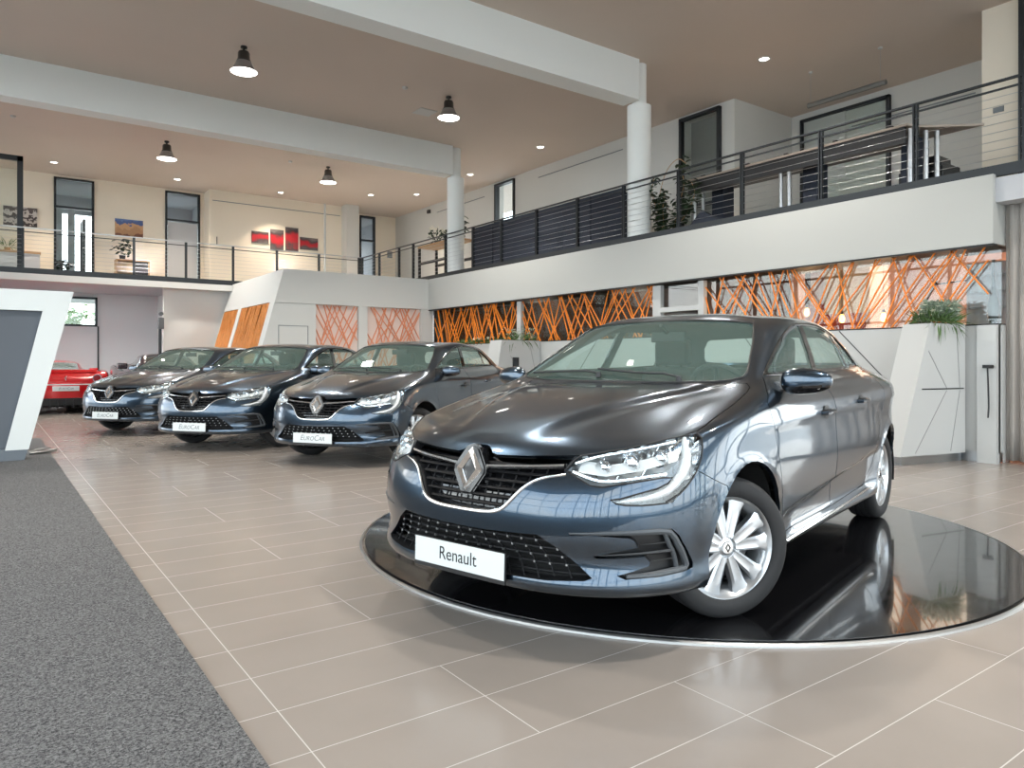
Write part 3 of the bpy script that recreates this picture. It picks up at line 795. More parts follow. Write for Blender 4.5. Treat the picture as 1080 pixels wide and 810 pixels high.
    pp = MB(); pp.box(0, .004, -.258, .258, -.052, .056, bev=.0015); pl_ = pp.build('number_plate', M['plate'], hold)
    if writing == 'Renault':
        t = text('lettering', 'Renault', M['ink'], pl_, (.0046, 0, .002), (R(90), 0, R(90)), .078, .0004, sx=.92)
    else:
        t = text('lettering', 'EuroCar', M['inkgrey'], pl_, (.0046, 0, .002), (R(90), 0, R(90)), .085, .0004, shear=.25, sx=1.0)
    # ---- side details
    for s in (1, -1):
        for key, x0, z0 in (('f', .225, .868), ('r', -.53, .902)):
            d = doors[(key, s)]; yh = outline_chain(allbv, [(x0, z0)], 0, 'side')[0][1]
            h = MB(); h.tube([(x0+.085, (yh-.004)*s, z0-.002), (x0+.070, (yh+.022)*s, z0), (x0, (yh+.032)*s, z0+.003), (x0-.070, (yh+.026)*s, z0+.004), (x0-.088, (yh-.004)*s, z0+.004)], lambda t: .011+.004*math.sin(PI*t), 8)
            h.build('door_handle', M['paint'], d)
            h = MB(); h.lathe([(0,.0015),(.030,.0012),(.040,.0)], 20, Matrix.Translation((x0-.01, yh*s, z0)) @ Matrix.Rotation(-PI/2*s, 4, 'X') @ Matrix.Diagonal((1.3,1,1,1))); h.build('handle_recess', M['black'], d)
        # mirror
        me_ = MB(); n1, n2 = 20, 14; V = []; F = []
        for i in range(n2+1):
            t = PI*i/n2
            for j in range(n1):
                q = 2*PI*j/n1; sp1 = lambda v, e: math.copysign(abs(v)**e, v)
                a = sp1(math.sin(t), .75); yv = -.112*sp1(math.cos(t), .8)
                zz = .066*a*sp1(math.sin(q), .85)*(1-.18*(yv/.11)); xx = .060*a*sp1(math.cos(q), .85)*(1 if math.cos(q) > 0 else .35)
                V.append((.80+xx-.16*(yv+.1)*.9-.02, (.955+yv*1.08)*s, 1.055+zz+.02*yv))
        for i in range(n2):
            for j in range(n1): F.append((i*n1+j, i*n1+(j+1) % n1, (i+1)*n1+(j+1) % n1, (i+1)*n1+j))
        me_.add(V, F, 0, True); mi_ = [1 if sum(V[v][2] for v in f)/4 < 1.034 else 0 for f in F]; me_.mi = mi_
        mo = me_.build('door_mirror', [M['paint'], M['gloss']], car)
        st = MB(); st.prism([(.80,1.012),(.69,1.020),(.69,1.045),(.80,1.050)], 'y', .80*s, .90*s); st.build('mirror_arm', M['gloss'], mo)
        # sill strip
        pts = outline_chain(allbv, dense([(.88,.262),(.0,.272),(-.88,.30)], .05), .004, 'side', side=s)
        V = []; F = []; c = MB()
        for x, y, z in pts: V += [(x, y, z+.009), (x, y+.006*s, z), (x, y, z-.009), (x, y-.02*s, z)]
        for i in range(len(pts)-1):
            for k in range(4): F.append((i*4+k, i*4+(k+1) % 4, (i+1)*4+(k+1) % 4, (i+1)*4+k))
        c.add(V, F); c.build('sill_strip', M['chrome'], car)
        # rubber/bright line round the side glass
        pts = outline_chain(allbv, dense(TRIM[:15]+TRIM[15:], .03, True), .001, 'side', side=s)
        c = MB(); c.tube(pts, .0035, 6, closed=True); c.build('glass_moulding', M['gloss'], car)
    pts = []
    for y, z in dense(WS[1:-1], .03):
        h = allbv.ray_cast(Vector((3, y, z)), Vector((-1, 0, 0)))
        if h[0] is not None and h[0].x > .2: pts.append(tuple(h[0]))
    c = MB(); c.tube([(x, y, z+.001) for x, y, z in pts]+[(x, -y, z+.001) for x, y, z in reversed(pts)], .006, 6, closed=True); c.build('windscreen_seal', M['black'], car)
    # wipers
    for (x0, y0, x1, y1) in ((1.10,.42,1.02,-.12),(1.08,-.08,1.0,-.60)):
        wv = MB(); zz = lambda x, y: (allbv.ray_cast(Vector((x, abs(y), 2.5)), Vector((0, 0, -1)))[0].z)
        wv.tube([(x0, y0, zz(x0, y0)+.022), (x0-.03, y0-.1, zz(x0-.03, y0-.1)+.024), ((x0+x1)/2, (y0+y1)/2, zz((x0+x1)/2, (y0+y1)/2)+.020), (x1, y1, zz(x1, y1)+.018)], .0065, 6)
        wv.lathe([(0,.03),(.014,.028),(.017,.0)], 12, Matrix.Translation((x0, y0, zz(x0, y0)))); wv.build('wiper', M['black'], car)
    # ---- cabin
    d = MB(); d.prism([(1.10,.95),(1.08,1.015),(.95,1.030),(.72,1.020),(.60,.975),(.56,.90),(.60,.70),(.72,.50),(1.10,.50)], 'y', -.70, .70); d.box(.60, .74, .22, .52, 1.0, 1.045, 0, .015); d.build('dashboard', M['dash'], car)
    sw = MB(); T = Matrix.Translation((.47,.37,.965)) @ Matrix.Rotation(R(-65), 4, 'Y')
    sw.tube([(.185*math.cos(2*PI*i/32), .185*math.sin(2*PI*i/32), 0) for i in range(32)], .016, 8, closed=True); sw.lathe([(0,.02),(.05,.015),(.062,-.015),(0,-.03)], 20)
    for a in (0, 180, 270): sw.bar((0,0,-.005), (.18*math.cos(R(a)), .18*math.sin(R(a)), 0), .016, 6)
    sw.move(T @ Matrix.Rotation(R(0), 4, 'Z')); sw.bar((.50,.37,.94), (.62,.37,.88), .03, 8); sw.build('steering_wheel', M['dash'], car)
    for s in (1, -1):
        q = MB(); q.box(-.25,.28,s*.37-.25,s*.37+.25,.42,.60,0,.06)
        q.prism([(-.12,.52),(-.30,.95),(-.33,1.10),(-.43,1.10),(-.42,.95),(-.27,.50)], 'y', s*.37-.22, s*.37+.22)
        q.box(-.44,-.31,s*.37-.20,s*.37+.20,.75,1.115,0,.05)
        st_ = q.build('front_seat', M['seat'], car)
        hr = MB(); hr.box(-.455,-.345,s*.37-.135,s*.37+.135,1.125,1.315,0,.05); hr.bar((-.40,s*.37-.06,1.05),(-.40,s*.37-.06,1.15),.007); hr.bar((-.40,s*.37+.06,1.05),(-.40,s*.37+.06,1.15),.007); hr.build('headrest', M['seat'], st_)
    q = MB(); q.box(-1.15,-.62,-.62,.62,.42,.58,0,.05); q.prism([(-1.0,.50),(-1.20,1.09),(-1.30,1.09),(-1.25,.50)], 'y', -.60, .60); q.box(-1.62,-1.24,-.62,.62,1.07,1.10); q.build('rear_seat', M['seat'], car)
    mr = MB(); mr.box(.385,.415,-.115,.115,1.275,1.340,0,.012); mr.bar((.42,0,1.335),(.50,0,1.375),.012); mr.build('rear_view_mirror', M['dash'], car)
    # ---- wheels
    w0 = make_wheel('wheel', 1); w0.parent = car
    STEER = -R(33)
    spots = [(AX, .842, 1, STEER), (AX, -.842, -1, STEER), (-AX, .838, 1, 0), (-AX, -.838, -1, 0)]
    for i, (x, y, s, st) in enumerate(spots):
        o = w0 if i == 0 else copy_tree(w0, car)
        o.location = (x, y-.102*s, .3183); o.rotation_euler = (0, R(20*i), (st if s > 0 else st+PI))
    bm.free()
    return car
_MC = {}
def mat_once(name, *a, **k):
    if name not in _MC: _MC[name] = mat(name, *a, **k)
    return _MC[name]
# ------------------------------------------------------------------ floor
def tile_floor():
    m = bpy.data.materials.new('floor_tiles'); m.use_nodes = True; N = m.node_tree.nodes; L = m.node_tree.links; b = N['Principled BSDF']
    g = N.new('ShaderNodeNewGeometry'); s = N.new('ShaderNodeSeparateXYZ'); L.new(g.outputs['Position'], s.inputs[0])
    def mth(op, a, c=None, d=None):
        n = N.new('ShaderNodeMath'); n.operation = op
        for i, v in enumerate((a, c, d)):
            if v is None: continue
            if isinstance(v, (int, float)): n.inputs[i].default_value = v
            else: L.new(v, n.inputs[i])
        return n.outputs[0]
    ty = mth('DIVIDE', mth('SUBTRACT', s.outputs['Y'], 2.12), .312)
    row = mth('FLOOR', ty); fy = mth('FRACT', ty)
    tx = mth('DIVIDE', mth('SUBTRACT', s.outputs['X'], .79), .625)
    colj = mth('ROUND', tx); dx = mth('MULTIPLY', mth('ABSOLUTE', mth('SUBTRACT', tx, colj)), .625)
    par = mth('MODULO', mth('ADD', mth('ABSOLUTE', colj), mth('FLOOR', mth('DIVIDE', mth('ADD', row, 101), 2))), 2)
    par = mth('ABSOLUTE', par)
    always = mth('LESS_THAN', mth('ABSOLUTE', colj), .5)
    show = mth('MAXIMUM', mth('GREATER_THAN', par, .5), always)
    jx = mth('MULTIPLY', mth('LESS_THAN', dx, .0019), show)
    dy = mth('MULTIPLY', mth('MINIMUM', fy, mth('SUBTRACT', 1, fy)), .312)
    jy = mth('LESS_THAN', dy, .0019)
    j = mth('MAXIMUM', jx, jy)
    n = N.new('ShaderNodeTexNoise'); n.inputs['Scale'].default_value = 1.6; n.inputs['Detail'].default_value = 6; L.new(g.outputs['Position'], n.inputs['Vector'])
    x = N.new('ShaderNodeMix'); x.data_type = 'RGBA'; L.new(n.outputs[0], x.inputs[0]); x.inputs[6].default_value = (*srgb(140,131,123), 1); x.inputs[7].default_value = (*srgb(157,148,140), 1)
    y = N.new('ShaderNodeMix'); y.data_type = 'RGBA'; L.new(j, y.inputs[0]); L.new(x.outputs[2], y.inputs[6]); y.inputs[7].default_value = (*srgb(190,183,176), 1)
    L.new(y.outputs[2], b.inputs['Base Color'])
    n2 = N.new('ShaderNodeTexNoise'); n2.inputs['Scale'].default_value = 5; n2.inputs['Detail'].default_value = 8; L.new(g.outputs['Position'], n2.inputs['Vector'])
    r = mth('MULTIPLY_ADD', n2.outputs[0], .16, .14); r2 = mth('ADD', r, mth('MULTIPLY', j, .35)); L.new(r2, b.inputs['Roughness'])
    bp = N.new('ShaderNodeBump'); bp.inputs['Strength'].default_value = .25; bp.inputs['Distance'].default_value = .002; L.new(mth('SUBTRACT', 1, j), bp.inputs['Height']); L.new(bp.outputs[0], b.inputs['Normal'])
    return m
def carpet_mat():
    m = bpy.data.materials.new('carpet'); m.use_nodes = True; N = m.node_tree.nodes; L = m.node_tree.links; b = N['Principled BSDF']
    g = N.new('ShaderNodeNewGeometry'); v = N.new('ShaderNodeTexNoise'); v.inputs['Scale'].default_value = 120; v.inputs['Detail'].default_value = 3; v.inputs['Roughness'].default_value = .8
    L.new(g.outputs['Position'], v.inputs['Vector'])
    r = N.new('ShaderNodeValToRGB'); r.color_ramp.elements[0].position = .36; r.color_ramp.elements[0].color = (*srgb(48,48,50), 1); r.color_ramp.elements[1].position = .66; r.color_ramp.elements[1].color = (*srgb(134,134,134), 1)
    L.new(v.outputs[0], r.inputs[0]); L.new(r.outputs[0], b.inputs['Base Color']); b.inputs['Roughness'].default_value = .95; b.inputs['Specular IOR Level'].default_value = .1
    bp = N.new('ShaderNodeBump'); bp.inputs['Strength'].default_value = .6; bp.inputs['Distance'].default_value = .004; L.new(v.outputs[0], bp.inputs['Height']); L.new(bp.outputs[0], b.inputs['Normal'])
    return m
M['tiles'] = tile_floor(); M['carpet'] = carpet_mat()
X0, X1, Y0, Y1, ZC = -7.0, 14.4, -6.0, 24.6, 6.57
struct('floor', M['tiles'], (X0-.3, X1+1.2, Y0-.3, Y1+.3, -.2, 0))
tag(box('carpet', M['carpet'], X0+.1, .655, Y0+.1, 13.2, 0, .012), kind='structure')
struct('ground', mat('asphalt', srgb(175,172,166), .9), (-60, 60, -60, 60, -.4, -.21))
# ceiling with its two downstand beams
struct('ceiling', M['ceil'], (X0-.3, X1+.8, Y0-.3, Y1+.8, ZC, ZC+.3))
for y in (9.36, 15.75): struct('beam', M['beam'], (X0, 9.42, y-.20, y+.20, 5.85, ZC))
def pillar(x, y):
    b = MB(); b.bar((x, y, 3.3), (x, y, 5.82), .215, 32); b.bar((x, y, 5.80), (x, y, ZC), .13, 32)
    return tag(b.build('pillar', M['beam']), kind='structure')
pillar(9.62, 9.36); pillar(9.62, 15.75)
struct('pillar', M['wall'], (9.95, 10.4, 23.4, 23.85, 3.3, ZC))
# glazed fronts behind and left of the camera
def curtain_wall(name, a, b, fixed, axis, step, zs, sill=.0):
    f = MB(); t = .06
    def bx(u0, u1, z0, z1, d=.09): 
        if axis == 'x': f.box(u0, u1, fixed-d, fixed+d, z0, z1)
        else: f.box(fixed-d, fixed+d, u0, u1, z0, z1)
    u = a
    while u <= b+.01: bx(u-t/2, u+t/2, 0, ZC); u += step
    for z in zs: bx(a, b, z-.035, z+.035, .07)
    bx(a, b, 0, .14); bx(a, b, ZC-.25, ZC)
    tag(f.build(name, M['darkframe']), kind='structure')
    g = MB()
    if axis == 'x': g.box(a, b, fixed-.008, fixed+.008, .05, ZC)
    else: g.box(fixed-.008, fixed+.008, a, b, .05, ZC)
    tag(g.build(name.replace('wall', 'window')+'_1' if False else 'window_%d' % (1 if axis == 'x' else 2), M['facade']), kind='structure')
curtain_wall('wall_front', X0, X1, Y0, 'x', 1.53, (2.6, 4.4))
curtain_wall('wall_left', Y0, 20.6, X0, 'y', 1.9, (2.6, 4.4))
struct('wall_right', M['wall'], (X1, X1+.3, 2.7, 9.38, 0, ZC), (X1, X1+.3, Y0, 2.7, 3.0, ZC), (9.75, X1, 2.68, 2.8, 0, 3.0))
f = MB(); g = MB()
y = 2.70
while y > Y0: f.box(9.66, 9.76, y-.03, y+.03, 0, 3.0); y -= 1.24
for z in (0, .95, 1.9, 2.9): f.box(9.67, 9.75, Y0, 2.70, z, z+.07)
g.box(9.70, 9.715, Y0, 2.68, .05, 2.95)
tag(f.build('window_frame_right', M['darkframe']), kind='structure'); tag(g.build('window_3', M['facade']), kind='structure')
# ------------------------------------------------------------------ right gallery
SLAB = 3.30
struct('wall_gallery_right', M['wall'], (12.4, 12.7, 9.38, 9.72, SLAB, ZC), (12.4, 12.7, 10.76, 17.0, SLAB, ZC), (12.4, 12.7, 9.72, 10.76, 6.48, ZC), (12.4, 12.7, 18.0, Y1, SLAB, ZC), (12.7, X1+.3, 9.38, 9.6, SLAB, ZC), (12.4, 12.7, 17.0, 18.0, 6.5, ZC))
struct('wall_gallery_return', M['warm'], (12.4, X1, 4.32, 4.82, SLAB, ZC), (12.4, 12.7, 4.32, 4.82, SLAB, ZC))
struct('floor_gallery', M['grey'], (9.36, X1+.3, Y0, Y1, 3.0, SLAB-.02), (X0, 9.36, 20.72, Y1, 3.16, SLAB-.02))
struct('trim_fascia_right', M['fascia'], (9.3, 9.42, 3.5, 16.6, 2.53, SLAB+.02), (9.42, 9.8, 3.5, 3.56, 2.53, SLAB))
struct('trim_soffit_right', M['black'], (9.42, 10.1, 3.56, 16.6, 2.52, 2.56), (9.31, 9.42, 3.5, 16.6, 2.508, 2.53))
struct('trim_curtain_header', M['wall'], (9.45, 9.6, -1.0, 3.5, 3.02, SLAB))
struct('trim_fascia_back', M['wall'], (X0, 5.56, 20.7, 20.84, 3.12, SLAB-.02))
struct('wall_back', M['warm'], (X0, 1.55, Y1, Y1+.2, SLAB, ZC), (2.56, 4.48, Y1, Y1+.2, SLAB, ZC), (5.50, 10.95, Y1, Y1+.2, SLAB, ZC), (11.56, 12.6, Y1, Y1+.2, SLAB, ZC), (12.6, X1, Y1, Y1+.2, SLAB, ZC),
       (1.55, 2.56, Y1, Y1+.2, 6.5, ZC), (4.48, 5.50, Y1, Y1+.2, 6.5, ZC), (10.95, 11.56, Y1, Y1+.2, 6.5, ZC))
struct('wall_back_alcove', M['warm'], (5.62, 9.95, 23.86, Y1, SLAB, ZC))
# rooms beyond the glazed doors: pale walls, floor and a window to the outside
for (a, b) in ((1.2, 3.2), (4.2, 5.9), (10.6, 12.2)):
    struct('wall_room', M['grey'], (a-.1, a, Y1+.2, Y1+3, SLAB, ZC), (b, b+.1, Y1+.2, Y1+3, SLAB, ZC), (a, b, Y1+3, Y1+3.1, SLAB, 3.6), (a, b, Y1+3, Y1+3.1, 6.0, ZC), (a, b, Y1, Y1+3, 3.1, SLAB), (a, b, Y1, Y1+3.1, ZC, ZC+.1), (a, a+.25, Y1+3, Y1+3.1, 3.6, 6.0), (b-.25, b, Y1+3, Y1+3.1, 3.6, 6.0))
NW = [3]
def window(nm, x0, x1, y0, y1, z0, z1, trans=(), glassm='glass', t=.06):
    """slim anthracite frame with a pane; thin axis is the shorter of x and y"""
    NW[0] += 1; al = 'x' if (x1-x0) > (y1-y0) else 'y'; f = MB(); g = MB()
    if al == 'x':
        f.box(x0, x0+t, y0, y1, z0, z1); f.box(x1-t, x1, y0, y1, z0, z1)
        for z in [z0, z1-t]+list(trans): f.box(x0, x1, y0, y1, z, z+t)
        g.box(x0+t/2, x1-t/2, (y0+y1)/2-.006, (y0+y1)/2+.006, z0+t/2, z1-t/2)
    else:
        f.box(x0, x1, y0, y0+t, z0, z1); f.box(x0, x1, y1-t, y1, z0, z1)
        for z in [z0, z1-t]+list(trans): f.box(x0, x1, y0, y1, z, z+t)
        g.box((x0+x1)/2-.006, (x0+x1)/2+.006, y0+t/2, y1-t/2, z0+t/2, z1-t/2)
    o = tag(f.build('%s_%d' % (nm, NW[0]), M['darkframe']), kind='structure')
    gl = g.build('pane', M[glassm], o); return o
window('door', 1.55, 2.56, Y1-.04, Y1+.1, SLAB, 6.5, (5.62,))
window('door', 4.48, 5.50, Y1-.04, Y1+.1, SLAB, 6.5, (5.58,))
struct('door_leaf', M['grey'], (4.56, 5.42, Y1+.02, Y1+.06, SLAB, 5.56))
window('door', 10.95, 11.56, Y1-.04, Y1+.1, SLAB, 6.5, (5.58,))
window('door', -.9, .70, 20.95, 21.05, SLAB, 6.1, (), t=.12)
window('window', 12.34, 12.5, 17.0, 18.0, SLAB, 6.5, (5.3,))
window('window', 12.30, 12.42, 9.70, 10.78, SLAB, 6.50, (5.05, 4.5))
struct('wall_behind_glass', mat('pane_reflection_grey', srgb(134,134,134), .7), (12.75, 12.80, 9.6, 10.9, SLAB, 6.5))  # grey backing panel imitates the reflection in the gallery pane
window('window', 14.30, 14.42, 7.2, 9.12, SLAB, 6.42, (5.6,))
struct('trim_blind', M['white'], (14.36, 14.375, 8.12, 9.06, 5.0, 6.36))
window('door', 12.30, 12.40, 3.2, 4.30, SLAB, ZC, ())
# picture rails (shadow-gap slots) high on the gallery walls
struct('trim_slot', M['inkgrey'], (12.385, 12.41, 12.6, 15.9, 6.28, 6.30), (14.385, 14.41, 5.7, 8.0, 6.0, 6.02), (12.385, 12.41, 18.6, 21.5, 6.25, 6.27), (5.7, 9.9, 23.85, 23.87, 6.22, 6.24))
# ------------------------------------------------------------------ the white box room at the back of the hall
def quadwall(name, m, V, F): return tag(obj(name, mesh(name, V, F), m), kind='structure')
BX = lambda z: 5.52-(3.32-z)*.27      # the leaning side of the box
zt, zb = 3.32, 0
b = MB()
# side wall leaning, with two openings for the orange slats
def side_pt(y, z): return (BX(z), y, z)
def qs(b, y0, y1, z0, z1, d=.0):
    P = [side_pt(y0, z0), side_pt(y1, z0), side_pt(y1, z1), side_pt(y0, z1)]; Q = [(p[0]+.14, p[1], p[2]) for p in P]
    b.add(P+Q, [(0,3,2,1),(4,5,6,7),(0,1,5,4),(1,2,6,5),(2,3,7,6),(3,0,4,7)])
qs(b, 16.73, 21.0, 2.56, zt); qs(b, 16.73, 16.95, 0, 2.56); qs(b, 19.25, 19.55, 0, 2.56); qs(b, 21.7-.75, 21.0, 0, 2.56); qs(b, 16.95, 19.25, 0, .9); qs(b, 19.55, 20.95, 0, .9)
tag(b.build('wall_box_side', M['wall']), kind='structure')
b = MB()
b.prism([(BX(0), 0), (6.29, 0), (6.29, 2.54), (BX(2.54), 2.54)], 'y', 16.6, 16.73)
b.prism([(BX(2.54), 2.54), (9.42, 2.54), (9.42, 3.32), (BX(3.32), 3.32)], 'y', 16.58, 16.73)
b.box(6.29, 9.1, 16.60, 16.72, 0, 1.0); b.box(7.37, 7.60, 16.60, 16.72, 1.0, 2.54); b.box(9.1, 9.46, 16.60, 16.72, 0, 2.54)
tag(b.build('wall_box_front', M['wall']), kind='structure')
struct('wall_box_lining', mat('pale_pink_board', srgb(224,205,196), .7), (6.29, 7.37, 16.70, 16.74, 1.0, 2.54), (7.60, 9.1, 16.70, 16.74, 1.0, 2.54))
struct('trim_box_roof', M['wall'], (5.62, 9.42, 16.62, 20.9, 3.24, 3.30))
b = MB(); t = .012
for (x0, x1, z0, z1) in ((5.40, 6.10, 1.2, 2.02),):
    for q in ((x0, x0+t, z0, z1), (x1-t, x1, z0, z1), (x0, x1, z1-t, z1), (x0, x1, z0, z0+t)): b.box(q[0], q[1], 16.588, 16.602, q[2], q[3])
tag(b.build('trim_service_hatch', M['inkgrey']), kind='structure')
# recess below the back gallery
struct('wall_back_lower', mat('cool_plaster', srgb(214,214,214), .7), (X0, 1.40, 24.2, 24.4, 0, 3.16), (1.40, 2.60, 24.2, 24.4, 0, 2.21), (2.60, 4.3, 24.2, 24.4, 0, 3.16), (1.40, 2.60, 24.2, 24.4, 3.05, 3.16), (4.2, 4.3, 21.2, 24.2, 0, 3.16))
struct('wall_back_white', M['wall'], (3.80, 5.9, 21.1, 21.2, 0, 3.16))
struct('trim_seam', M['darkframe'], (2.60, 2.64, 24.17, 24.2, 0, 2.21))
window('window', 1.40, 2.60, 24.16, 24.3, 2.20, 3.05, ())
# ------------------------------------------------------------------ the bar front along the right wall
struct('wall_right_counter', M['white'], (9.45, 9.57, 3.5, 16.6, .12, 1.61))
struct('baseboard_right', M['steel'], (9.48, 9.57, 3.5, 16.6, 0, .12))
struct('trim_sill', M['black'], (9.445, 9.65, 3.5, 16.6, 1.602, 1.618))
struct('trim_window_posts', M['white'], (9.43, 9.52, 8.67, 8.85, 1.61, 2.5), (9.43, 9.52, 7.74, 7.85, 1.61, 2.5), (9.43, 9.51, 7.85, 8.67, 2.03, 2.11), (9.43, 9.52, 7.85, 8.67, 1.61, 1.67), (9.43, 9.52, 12.72, 12.87, 1.61, 2.5))
struct('wall_right_end', M['white'], (9.57, 9.75, 3.5, 3.56, 0, 1.61))
NW[0] += 1; gl = MB(); gl.box(9.53, 9.54, 3.5, 16.58, 1.61, 2.52); tag(gl.build('window_%d' % NW[0], M['glass']), kind='structure')
# lounge behind the glass
salmon = mat('salmon_wall', srgb(222,176,156), .7); rust = mat('rust_wall', srgb(168,60,36), .7); brown = mat('brown_drape', srgb(70,52,44), .85, noise=.3, nscale=14); tan = mat('tan_wall', srgb(190,168,138), .7)
struct('wall_lounge', salmon, (12.9, 13.0, 2.8, 8.1, 0, 3.0), (9.8, 12.9, 2.81, 2.85, 0, 3.0))
struct('wall_lounge_panel', rust, (12.6, 12.88, 6.9, 7.95, 1.0, 2.25))
struct('wall_lounge_column', salmon, (11.8, 12.1, 5.95, 6.25, 0, 3.0), (11.8, 12.0, 7.55, 7.7, 0, 3.0))
struct('wall_lounge_niche', tan, (12.3, 12.42, 8.02, 9.9, 1.9, 3.0), (12.55, 12.58, 6.35, 7.5, 2.05, 2.9))
struct('wall_lounge_dark', brown, (10.9, 11.0, 8.1, 16.6, 0, 3.0), (9.7, 12.9, 8.0, 8.1, 0, 3.0))
struct('wall_lounge_end', brown, (9.6, 13.0, 16.74, 16.84, 0, 3.0))
struct('ceiling_lounge', M['ceil'], (9.7, 13.0, 2.8, 16.6, 2.95, 3.0))
for y in (4.6, 6.2):
    l = bpy.data.lights.new('lounge_light', 'POINT'); l.energy = 42; l.color = (1, .80, .64); l.shadow_soft_size = .6
    o = bpy.data.objects.new('lounge_light', l); o.location = (11.4, y, 2.7); C.objects.link(o)
for y in (10.5, 13.5):
    l = bpy.data.lights.new('lounge_light', 'POINT'); l.energy = 26; l.color = (1, .8, .65); l.shadow_soft_size = .6
    o = bpy.data.objects.new('lounge_light', l); o.location = (10.7, y, 2.7); C.objects.link(o)

# ------------------------------------------------------------------ orange line screens
def clip(p, q, u0, u1, z0, z1):
    t0, t1 = 0, 1; d = (q[0]-p[0], q[1]-p[1])
    for a, b_, c in ((-d[0], p[0]-u0, 0), (d[0], u1-p[0], 0), (-d[1], p[1]-z0, 0), (d[1], z1-p[1], 0)):
        if abs(a) < 1e-9:
            if b_ < 0: return None
        else:
            r = b_/a
            if a < 0: t0 = max(t0, r)
            else: t1 = min(t1, r)
    return None if t0 >= t1 else ((p[0]+d[0]*t0, p[1]+d[1]*t0), (p[0]+d[0]*t1, p[1]+d[1]*t1))
def line_screen(label, group, u0, u1, z0, z1, place, m, seed, n, w_=.011, spread=.8, lean=0, steep=False):
    rnd = random.Random(seed); b = MB(); k = 0
    for i in range(n):
        uc = u0+(u1-u0)*(i+rnd.random())/n
        du = rnd.choice((-1, 1))*rnd.uniform(.12, spread) if not steep else rnd.uniform(-.10, .16)
        seg_ = clip((uc-du, z0-.01), (uc+du, z1+.01), u0, u1, z0, z1)
        if not seg_: continue
        (a, za), (c, zc) = seg_; L_ = math.dist((a, za), (c, zc))
        if L_ < .1: continue
        nx, nz = -(zc-za)/L_*w_, (c-a)/L_*w_; dd = -.004-.0035*(k % 3); k += 1
        P = [place(a+nx, za+nz, dd), place(c+nx, zc+nz, dd), place(c-nx, zc-nz, dd), place(a-nx, za-nz, dd)]
        Q = [place(a+nx, za+nz, dd-.018), place(c+nx, zc+nz, dd-.018), place(c-nx, zc-nz, dd-.018), place(a-nx, za-nz, dd-.018)]
        b.add(P+Q, [(0,1,2,3),(7,6,5,4),(0,4,5,1),(1,5,6,2),(2,6,7,3),(3,7,4,0)])
    o = b.build('line_screen', m); return tag(o, label, 'screen', group)
pr = lambda u, z, d: (9.50+d, u, z)
G1 = 'orange line screens along the bar windows'
line_screen('bright orange crossed-line screen in the long lounge window right of the white door frame', G1, 3.62, 7.74, 1.615, 2.52, pr, M['orange'], 5, 35, .0075, .40)
line_screen('orange crossed-line screen between the slim white post and the white door frame', G1, 8.85, 12.72, 1.615, 2.52, pr, M['orange'], 8, 38, .0085, .42)
line_screen('orange crossed-line screen in the farthest dark bar window by the hall corner', G1, 12.87, 16.56, 1.615, 2.52, pr, M['orange'], 21, 40, .0095, .36)
pf = lambda u, z, d: (u, 16.69+d, z)
G2 = 'pale orange line screens on the white box front'
line_screen('narrow pale orange line screen on the white box wall, nearer its slanted edge', G2, 6.30, 7.36, 1.0, 2.53, pf, M['paleorange'], 3, 17, .010, .5)
line_screen('wide pale orange line screen on the white box wall beside the hall corner', G2, 7.61, 9.09, 1.0, 2.53, pf, M['paleorange'], 14, 20, .010, .7)
ps = lambda u, z, d: (BX(z)+.035+d, u, z)
slatm = mat('orange_wood', srgb(205,130,62), .5, noise=.35, nscale=9)
for (y0, y1, lab_) in ((16.95, 19.25, 'dense orange slat panel in the leaning box side, nearer the box corner'), (19.55, 20.95, 'dense orange slat panel in the leaning box side, farther from the box corner')):
    o = line_screen(lab_, 'orange slat panels in the leaning wall', y0, y1, .9, 2.55, ps, slatm, int(y0*10), 64, .022, .2, steep=True)
b = MB()
for (y0, y1) in ((16.95, 19.25), (19.55, 20.95)):
    P = [side_pt(y0, .9), side_pt(y1, .9), side_pt(y1, 2.56), side_pt(y0, 2.56)]
    b.add([(p[0]+.08, p[1], p[2]) for p in P]+[(p[0]+.10, p[1], p[2]) for p in P], [(0,3,2,1),(4,5,6,7)])
tag(b.build('wall_box_slat_backing', mat('slat_backing', srgb(120,70,34), .7)), kind='structure')
# grooves in the counter front: a big arrow of black joints
def groove(name, m, segs, place, w_, d=.004):
    b = MB()
    for (a, za), (c, zc) in segs:
        L_ = math.dist((a, za), (c, zc)); nx, nz = -(zc-za)/L_*w_, (c-a)/L_*w_
        P = [place(a+nx, za+nz, -d), place(c+nx, zc+nz, -d), place(c-nx, zc-nz, -d), place(a-nx, za-nz, -d)]
        Q = [place(a+nx, za+nz, .002), place(c+nx, zc+nz, .002), place(c-nx, zc-nz, .002), place(a-nx, za-nz, .002)]
        b.add(P+Q, [(0,1,2,3),(7,6,5,4),(0,4,5,1),(1,5,6,2),(2,6,7,3),(3,7,4,0)])
    return b.build(name, m)
pc = lambda u, z, d: (9.45+d, u*.945, 1.17+(z-1.17)*.945)
tag(groove('trim_counter_joints', M['black'], [((5.75, 1.62), (4.98, .83)), ((4.98, .83), (4.45, .83)), ((4.98, .83), (5.9, .12)), ((4.75, 1.62), (4.4, 1.25)), ((7.4, 1.62), (6.2, .12)), ((8.6, 1.62), (9.6, .12)), ((10.9, 1.62), (12.2, .12)), ((13.9, 1.62), (13.0, .12))], pc, .006), kind='structure')

